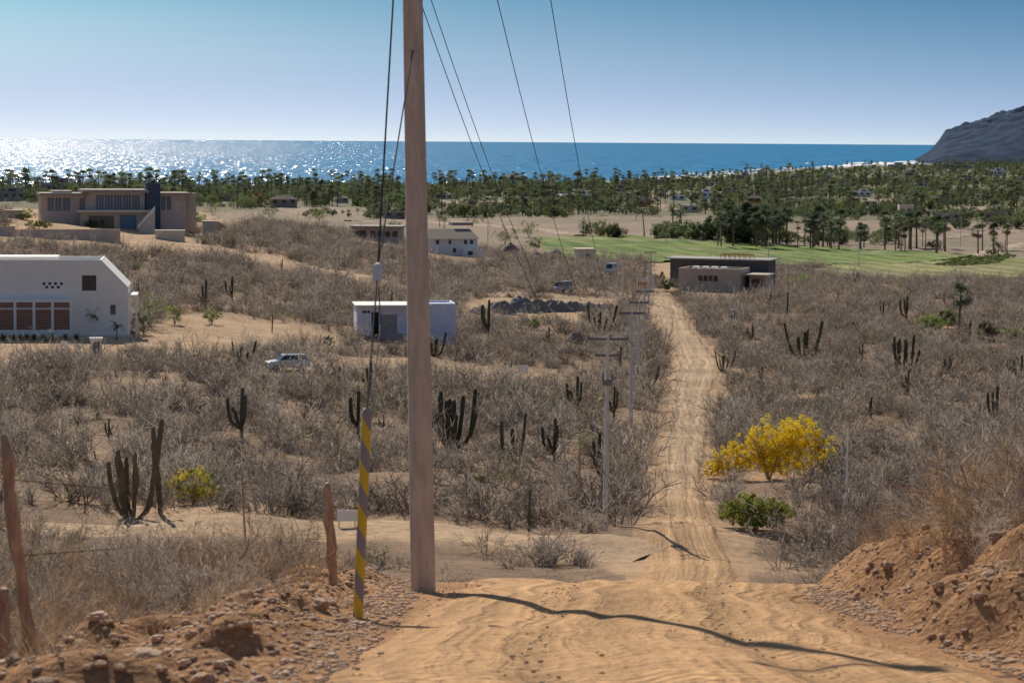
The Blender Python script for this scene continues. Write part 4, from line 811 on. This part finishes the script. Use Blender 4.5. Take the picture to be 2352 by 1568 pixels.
for (u,v,w,hp,ms) in [(345,750,90,75,['leafb','leaf']),(330,765,60,60,['leafd','leaf']),(485,745,60,50,['leafb','leaf']),(400,745,50,50,['leafb','olive']),(300,822,46,24,['leafb']),(2140,765,90,45,['leafb','leaf']),(2175,755,60,50,['leafb','leaf']),(2270,780,80,40,['leafb','olive']),(2320,782,60,30,['leafb','leaf']),(1225,758,40,28,['leafb','olive']),(1830,655,80,30,['leafb','olive']),(1900,665,90,22,['leafb','olive']),(1770,650,40,28,['leafb','leaf']),(1530,668,50,34,['leafd','leaf']),(1478,640,26,20,['leafb']),(755,795,30,26,['leafd']),(735,508,56,34,['olive','leafb']),(490,495,90,40,['leafb','leaf']),(450,520,60,40,['leafb','leaf']),(620,500,50,32,['leafd','leaf']),(545,480,60,30,['leafd','leaf']),(1215,545,60,46,['leaf','leafb']),(1160,560,80,46,['leafd','olive']),(1230,575,60,34,['leafd','leaf']),(60,505,60,26,['leafb','olive']),(90,525,70,20,['leafb','olive']),(215,522,60,18,['olive','leafb']),(500,535,50,30,['olive','leaf']),(905,545,50,50,['leafd','leaf']),(1110,1106,50,18,['olive','leafb']),(1085,520,70,36,['leafd','olive']),(40,470,60,26,['leafd','leaf']),(1510,650,40,30,['leaf','leafd']),(1560,680,60,14,['leafd','leaf']),(1930,440,60,60,['leaf','leafb']),(1345,545,30,32,['leafd']),(1600,548,40,32,['leafd']),(770,600,40,16,['olive']),(1960,760,40,20,['olive']),(620,850,50,20,['olive'])]:
    g=G(u,v); ls=.16 if kpx(g)<.06 else .3
    feature("green_tree","leafy %s green tree or bush among dry scrub"%('bright' if 'leafb' in ms else 'dark'),"tree",u,v,w,hp,ms,ls,30,36,int(u*3+v),.3,3,.1,"green trees and bushes",'bark',front=8,mound=hp<60)
def palmat(u,v,hpx,kind=0,lab=None,grp="palm trees",front=0):
    g=G(u,v); k=kpx(g); f=PALMS[kind]; o=ob("palm_tree",None,loc=g,rz=random.uniform(0,6.28),sc=hpx*k/PH[kind]); tag(o,lab or "tall fan palm with bushy dark green crown near field","palm tree",grp)
    ob("trunk",f[2],o); ob("crown",f[1],o); clearc(g,1.5,front); return o
palmat(2202,768,118,1,"single fan palm with bright green crown in dry scrub",front=8)
random.seed(77)
FPS=[]
for k,(hh) in enumerate((3.2,2.6)):
    t,c=featherpalm(600+k,hh,2.0,13,.12,.06); FPS.append((t.mesh("trunk",[M['palmbark']],True),c.mesh("crown",[M['leafd']])))
for (u,v,hp,kk) in ((210,765,58,0),(268,775,42,1)):
    g=G(u,v+6); k=kpx(g); o=ob("palm_tree",None,loc=g,sc=hp*k/(4.2 if kk==0 else 3.6)); tag(o,"small young feather palm beside white house wall","palm tree"); ob("trunk",FPS[kk][0],o); ob("crown",FPS[kk][1],o)
# agaves
m=MB(); random.seed(4)
for i in range(26):
    az=i*2.4; e_=random.uniform(.25,1.3); dr=Vector((math.cos(az)*math.cos(e_),math.sin(az)*math.cos(e_),math.sin(e_))); s=dr.cross(Vector((0,0,1))).normalized(); m.rib(Vector((0,0,0)),dr*.4,.05,.06,s); m.rib(dr*.4,dr*.75,.06,.004,s)
ag=m.mesh("agave",[M['leafd']])
for u in (8,30,48,62,78,100,118,150,175): 
    o=ob("agave",ag,loc=G(u,776+random.uniform(0,6)),rz=u,sc=random.uniform(.9,1.3)); tag(o,"spiky dark agave plant at foot of white wall","agave","agaves along the wall")
# palm row & tree rows (individuals)
random.seed(91)
for i in range(70):
    u=random.choice([random.uniform(1850,2330),random.uniform(1900,2200),random.uniform(1640,1900)]); v=564+ (u-1650)/680*20+random.uniform(-12,6); palmat(u,v,random.uniform(50,92) if u>1900 else random.uniform(60,95),random.choice((0,1,2,3,4,1)))
for (u,v,hp) in ((1340,542,40),(800,500,22),(1110,510,40),(880,575,60),(1020,525,32),(1545,543,70),(1560,543,60),(1440,490,50),(1010,520,30),(610,492,30),(625,500,34),(536,478,30),(1480,544,70)): palmat(u,v,hp,random.choice((2,5,6)),"palm tree with ragged crown among trees")
def treeat(u,v,hpx,grp="leafy trees along the fields"):
    g=G(u,v); k=kpx(g); f=random.choice(TREES[:3]+TREES[4:8]); o=ob("broadleaf_tree",None,loc=g,rz=random.uniform(0,6.28),sc=(hpx*k/f[3])); tag(o,"dense dark green leafy tree at edge of field","tree",grp); ob("trunk",f[2],o); ob("crown",f[1],o)
for i in range(34): u=random.uniform(1375,1790); treeat(u,544+(u-1375)/415*10+random.uniform(-5,3),random.uniform(18,48))
for i in range(7): u=random.uniform(1650,1760); treeat(u,556+random.uniform(-5,3),random.uniform(45,72))
for i in range(24): u=random.uniform(1780,2050); treeat(u,560+random.uniform(-14,3),random.uniform(18,46))
for i in range(22): u=random.uniform(2000,2352); treeat(u,520+random.uniform(-6,6),random.uniform(16,30))
for i in range(34): u=random.uniform(700,1330); treeat(u,random.uniform(488,503)+max(0,(1000-u))*.01,random.uniform(10,26))
# ---------------------------------------------------------------- woods
def fil(x,y,polys,circ=True):
    ok=np.ones(len(x),bool)
    for P in polys: ok&=~inpoly(x,y,P)
    if circ:
        for (cx,cy,r) in CIRC: ok&=((x-cx)**2+(y-cy)**2)>r*r
    return x[ok],y[ok]
x,y=areapts(28000,1150,3300,-.27,.27); d,u=polar(x,y); shd=np.interp(u,SHU,SHD)
lim=np.interp(u,[0,450,700,1300,1650,1900,2352],[1500,1350,1260,1240,1200,1170,1150])
den=.52+.9*N2(x,y,110,71)+.4*N2(x,y,40,72); dens=np.interp(d,[1150,1500,2600,3300],[1,1,.65,.55])
ok=(d<shd-np.where(u>1380,380,130))&(d>lim)&(rng.random(len(x))<np.clip(den,.06,1)*dens); x,y=x[ok],y[ok]
x2,y2=areapts(11000,3300,7400,.04,.27); d,u=polar(x2,y2); ok=(d<np.interp(u,SHU,SHD)-600)&(rng.random(len(x2))<np.clip(.45+.9*N2(x2,y2,300,73),.06,1)); x=np.concatenate([x,x2[ok]]); y=np.concatenate([y,y2[ok]])
x3,y3=areapts(1500,620,1250,.10,.27); ok=(rng.random(len(x3))<.06); x=np.concatenate([x,x3[ok&(x3>0)]]); y=np.concatenate([y,y3[ok&(x3>0)]])
x,y=fil(x,y,[FIELD_G,FIELD_Y,FIELD_T]+PLOTS); z=H(x,y); isp=rng.random(len(x))<np.clip(.36+.4*N2(x,y,120,74),.05,.9); d=np.hypot(x,y)
ordr=np.argsort(d); pi=[i for i in ordr if isp[i]][:170]; ti=[i for i in ordr if not isp[i]][:120]; used=set(pi)|set(ti)
for i in pi:
    f=random.choice(PALMS); o=ob("palm_tree",f[0],loc=(x[i],y[i],z[i]),rz=random.uniform(0,6.28),sc=random.uniform(.6,1.5)); tag(o,"tall palm standing in dense coastal palm grove","palm tree","palm trees of the coastal grove")
for i in ti:
    f=random.choice(TREES); o=ob("broadleaf_tree",f[0],loc=(x[i],y[i],z[i]),rz=random.uniform(0,6.28),sc=random.uniform(.5,1.2)); tag(o,"rounded green tree among coastal palms","tree","leafy trees of the coastal grove")
rest=np.array([i for i in range(len(x)) if i not in used]); P=np.stack([x,y,z],1)[rest]; ip_=isp[rest]
scatter("palm_grove","dense distant palm grove behind the beach","palm grove",[p[0] for p in PALMS],P[ip_],.6+1.2*rng.random(ip_.sum())**1.3,rng.integers(0,8,ip_.sum()))
scatter("woodland","distant mass of leafy green trees behind beach","woodland",[t[0] for t in TREES],P[~ip_],.35+1.1*rng.random((~ip_).sum())**1.4,rng.integers(0,10,(~ip_).sum()))
# crop rows
a=np.array(CROWS); xs=[];ys=[]
for r_ in np.arange(a[:,0].min()-40,a[:,0].max()+40,3.4):
    q=np.arange(a[:,1].min(),a[:,1].max(),1.6); ys.append(q+rng.uniform(-.2,.2,len(q))); xs.append(r_+(q-a[0,1])*.45+rng.uniform(-.2,.2,len(q)))
xs=np.concatenate(xs);ys=np.concatenate(ys); ok=inpoly(xs,ys,CROWS); xs,ys=xs[ok],ys[ok]
scatter("crop_rows","rows of low green crop plants in field","crop",[TREES[3][0],TREES[0][0]],np.stack([xs,ys,H(xs,ys)+.3],1),rng.uniform(.12,.2,len(xs)),rng.integers(0,2,len(xs)))
# ---------------------------------------------------------------- scrub
x,y=areapts(84000,38,760,-.275,.275); d,u=polar(x,y)
dens=np.interp(d,[38,110,300,450,760],[.8,.95,.85,.7,.6]); cl=.62+.68*N2(x,y,19,81)+.45*N2(x,y,6,82)
ok=(rng.random(len(x))<dens*np.clip(cl,.05,1))&~((d<112)&(u>900)&(u<1900)&(rng.random(len(x))<.6)); x,y=x[ok],y[ok]
x,y=fil(x,y,EX+[FIELD_G,FIELD_Y,FIELD_T]); d,u=polar(x,y)
ok=~((d>560)&(u<560)) & ~((d>660)&(u<1200)) & ~((d>640)&(u>1200)&(u<2350)); x,y=x[ok],y[ok]; z=H(x,y); d,u=polar(x,y); s=(.45+.8*rng.random(len(x))**1.4)*np.where((d<112)&(u>900),.5,1)*np.where((d<126)&(u<=1240),.52,1); idx=rng.integers(0,11,len(x)); rr_=rng.random(len(x)); idx[rr_<.035]=11; idx[(rr_>.035)&(rr_<.06)]=12
vis=[i for i in np.argsort(d) if d[i]>108 and abs(x[i]/y[i])<.218][:130]; vs_=set(vis)
for i in vis:
    o=ob("dry_shrub",SHR[idx[i]],loc=(x[i],y[i],z[i]),rz=random.uniform(0,6.28),sc=s[i]); tag(o,"leafless grey-brown twiggy desert shrub","shrub","leafless shrubs of the scrubland")
rest=np.array([i for i in range(len(x)) if i not in vs_])
scatter("dry_scrub","dense leafless grey-brown desert scrub covering the slopes","scrub",SHR,np.stack([x,y,z],1)[rest],s[rest],idx[rest])
# ---------------------------------------------------------------- foreground
n=3000; x=rng.uniform(-11,-1.9,n); y=rng.uniform(13,36,n); ok=(rng.random(n)<np.clip((-x-1.9)/2.2,0,1)*.9)&(x>-y*.27-1)&(rng.random(n)<np.clip(.5+.6*N2(x,y,2.2,91),.1,1)); x,y=x[ok],y[ok]
n=5600; x2=rng.uniform(3.6,10,n); y2=rng.uniform(12,38,n); ok=(rng.random(n)<np.clip((x2-4.0-.03*(y2-14))/1.2,0,1)*.85)&(rng.random(n)<np.clip(.5+.7*N2(x2,y2,1.8,92),.06,1)); x=np.concatenate([x,x2[ok]]);y=np.concatenate([y,y2[ok]])
scatter("dry_grass","dry orange-tan grass on stony roadside bank","grass",GRT,np.stack([x,y,H(x,y)],1),rng.uniform(.35,.95,len(x)),rng.integers(0,4,len(x)))
random.seed(31); FP=[]
for i in range(430):
    if i<190: xx_=random.uniform(-9,-2.4); yy_=random.uniform(15,36)
    else: xx_=random.uniform(4.0,9.5); yy_=random.uniform(15,38)
    if xx_>0 and xx_<4.2+.03*(yy_-14)+random.uniform(0,.8): continue
    if xx_<0 and yy_<21 and xx_>-3.2: continue
    kk=random.choice((0,4,3,7,1,5,3,4,7,6)) if xx_<0 else random.choice((2,0,1,5,6,4,3,7)); FP.append((xx_,yy_,kk,random.uniform(.3,.62) if xx_<0 else random.uniform(.35,.85)*(.8 if xx_<5 else 1)))
FP.sort(key=lambda p:p[1]); st=FP[150:]
for (xx_,yy_,kk,sc) in FP[:150]:
    o=ob("dry_shrub",NSH[kk],loc=(xx_,yy_,h1(xx_,yy_)),rz=random.uniform(0,6.28),sc=sc); tag(o,"brittle %s dry shrub on roadside bank"%("rust-orange" if kk in(2,6) else "tan-brown"),"shrub","dry shrubs on the roadside bank")
a=np.array(st); scatter("dry_brush","tangled dry brush on the roadside bank","brush",NSH,np.stack([a[:,0],a[:,1],H(a[:,0],a[:,1])],1),a[:,3],a[:,2].astype(int))
# rocks
RK=[]
import bmesh
for k in range(6):
    bm=bmesh.new(); bmesh.ops.create_icosphere(bm,subdivisions=3,radius=1)
    for v in bm.verts:
        nn=v.co.normalized(); v.co=nn*(1+.35*mnoise.noise(nn*1.3+Vector((k*9,0,0)))+.14*mnoise.noise(nn*3.5+Vector((0,k*5,0)))); v.co.z*=.6; v.co.x*=1.2
        v.co=Vector([round(c*3.5)/3.5*.7+c*.3 for c in v.co])
    me=bpy.data.meshes.new("rock"); bm.to_mesh(me); bm.free(); me.materials.append(M['rock']); RK.append(me)
random.seed(8)
for i in range(260):
    if i<165: yy_=random.uniform(12,29); xx_=-1.4-abs(random.gauss(0,1.5))
    else: yy_=random.uniform(13,30); xx_=3.4+abs(random.gauss(0,1.1))+.03*(yy_-14)
    r=min(.095,.018+abs(random.gauss(0,.034))); o=ob("rock",random.choice(RK),loc=(xx_,yy_,h1(xx_,yy_)+r*.2),rz=random.uniform(0,6.28),sc=r); o.rotation_euler.x=random.uniform(-.5,.5); tag(o,"rough reddish-tan rock lying beside the dirt road","rock","rocks along the road edge")
n=14000; x=np.concatenate([-1.0-np.abs(rng.normal(0,1.9,7000)),3.3+np.abs(rng.normal(0,1.5,5400)),rng.uniform(-1,3.3,1600)]); y=rng.uniform(11,33,n); sz=.004+np.abs(rng.normal(0,.014,n)); sz[12400:]*=.5
scatter("gravel","small reddish stones strewn along road edge","gravel",RK,np.stack([x,y,H(x,y)+np.where(np.arange(n)>=12400,.035,.004)],1),sz,rng.integers(0,6,n))
# ---------------------------------------------------------------- light
az=math.radians(-18); elv=math.radians(35)
sd=Vector((math.sin(az)*math.cos(elv),math.cos(az)*math.cos(elv),math.sin(elv)))
sl=bpy.data.lights.new("sun",'SUN'); sl.energy=5.0; sl.angle=math.radians(.53); sl.color=(1,.92,.79); so=bpy.data.objects.new("sun",sl); COL.objects.link(so); so.rotation_euler=(-sd).to_track_quat('-Z','Y').to_euler(); so.location=(0,0,200)
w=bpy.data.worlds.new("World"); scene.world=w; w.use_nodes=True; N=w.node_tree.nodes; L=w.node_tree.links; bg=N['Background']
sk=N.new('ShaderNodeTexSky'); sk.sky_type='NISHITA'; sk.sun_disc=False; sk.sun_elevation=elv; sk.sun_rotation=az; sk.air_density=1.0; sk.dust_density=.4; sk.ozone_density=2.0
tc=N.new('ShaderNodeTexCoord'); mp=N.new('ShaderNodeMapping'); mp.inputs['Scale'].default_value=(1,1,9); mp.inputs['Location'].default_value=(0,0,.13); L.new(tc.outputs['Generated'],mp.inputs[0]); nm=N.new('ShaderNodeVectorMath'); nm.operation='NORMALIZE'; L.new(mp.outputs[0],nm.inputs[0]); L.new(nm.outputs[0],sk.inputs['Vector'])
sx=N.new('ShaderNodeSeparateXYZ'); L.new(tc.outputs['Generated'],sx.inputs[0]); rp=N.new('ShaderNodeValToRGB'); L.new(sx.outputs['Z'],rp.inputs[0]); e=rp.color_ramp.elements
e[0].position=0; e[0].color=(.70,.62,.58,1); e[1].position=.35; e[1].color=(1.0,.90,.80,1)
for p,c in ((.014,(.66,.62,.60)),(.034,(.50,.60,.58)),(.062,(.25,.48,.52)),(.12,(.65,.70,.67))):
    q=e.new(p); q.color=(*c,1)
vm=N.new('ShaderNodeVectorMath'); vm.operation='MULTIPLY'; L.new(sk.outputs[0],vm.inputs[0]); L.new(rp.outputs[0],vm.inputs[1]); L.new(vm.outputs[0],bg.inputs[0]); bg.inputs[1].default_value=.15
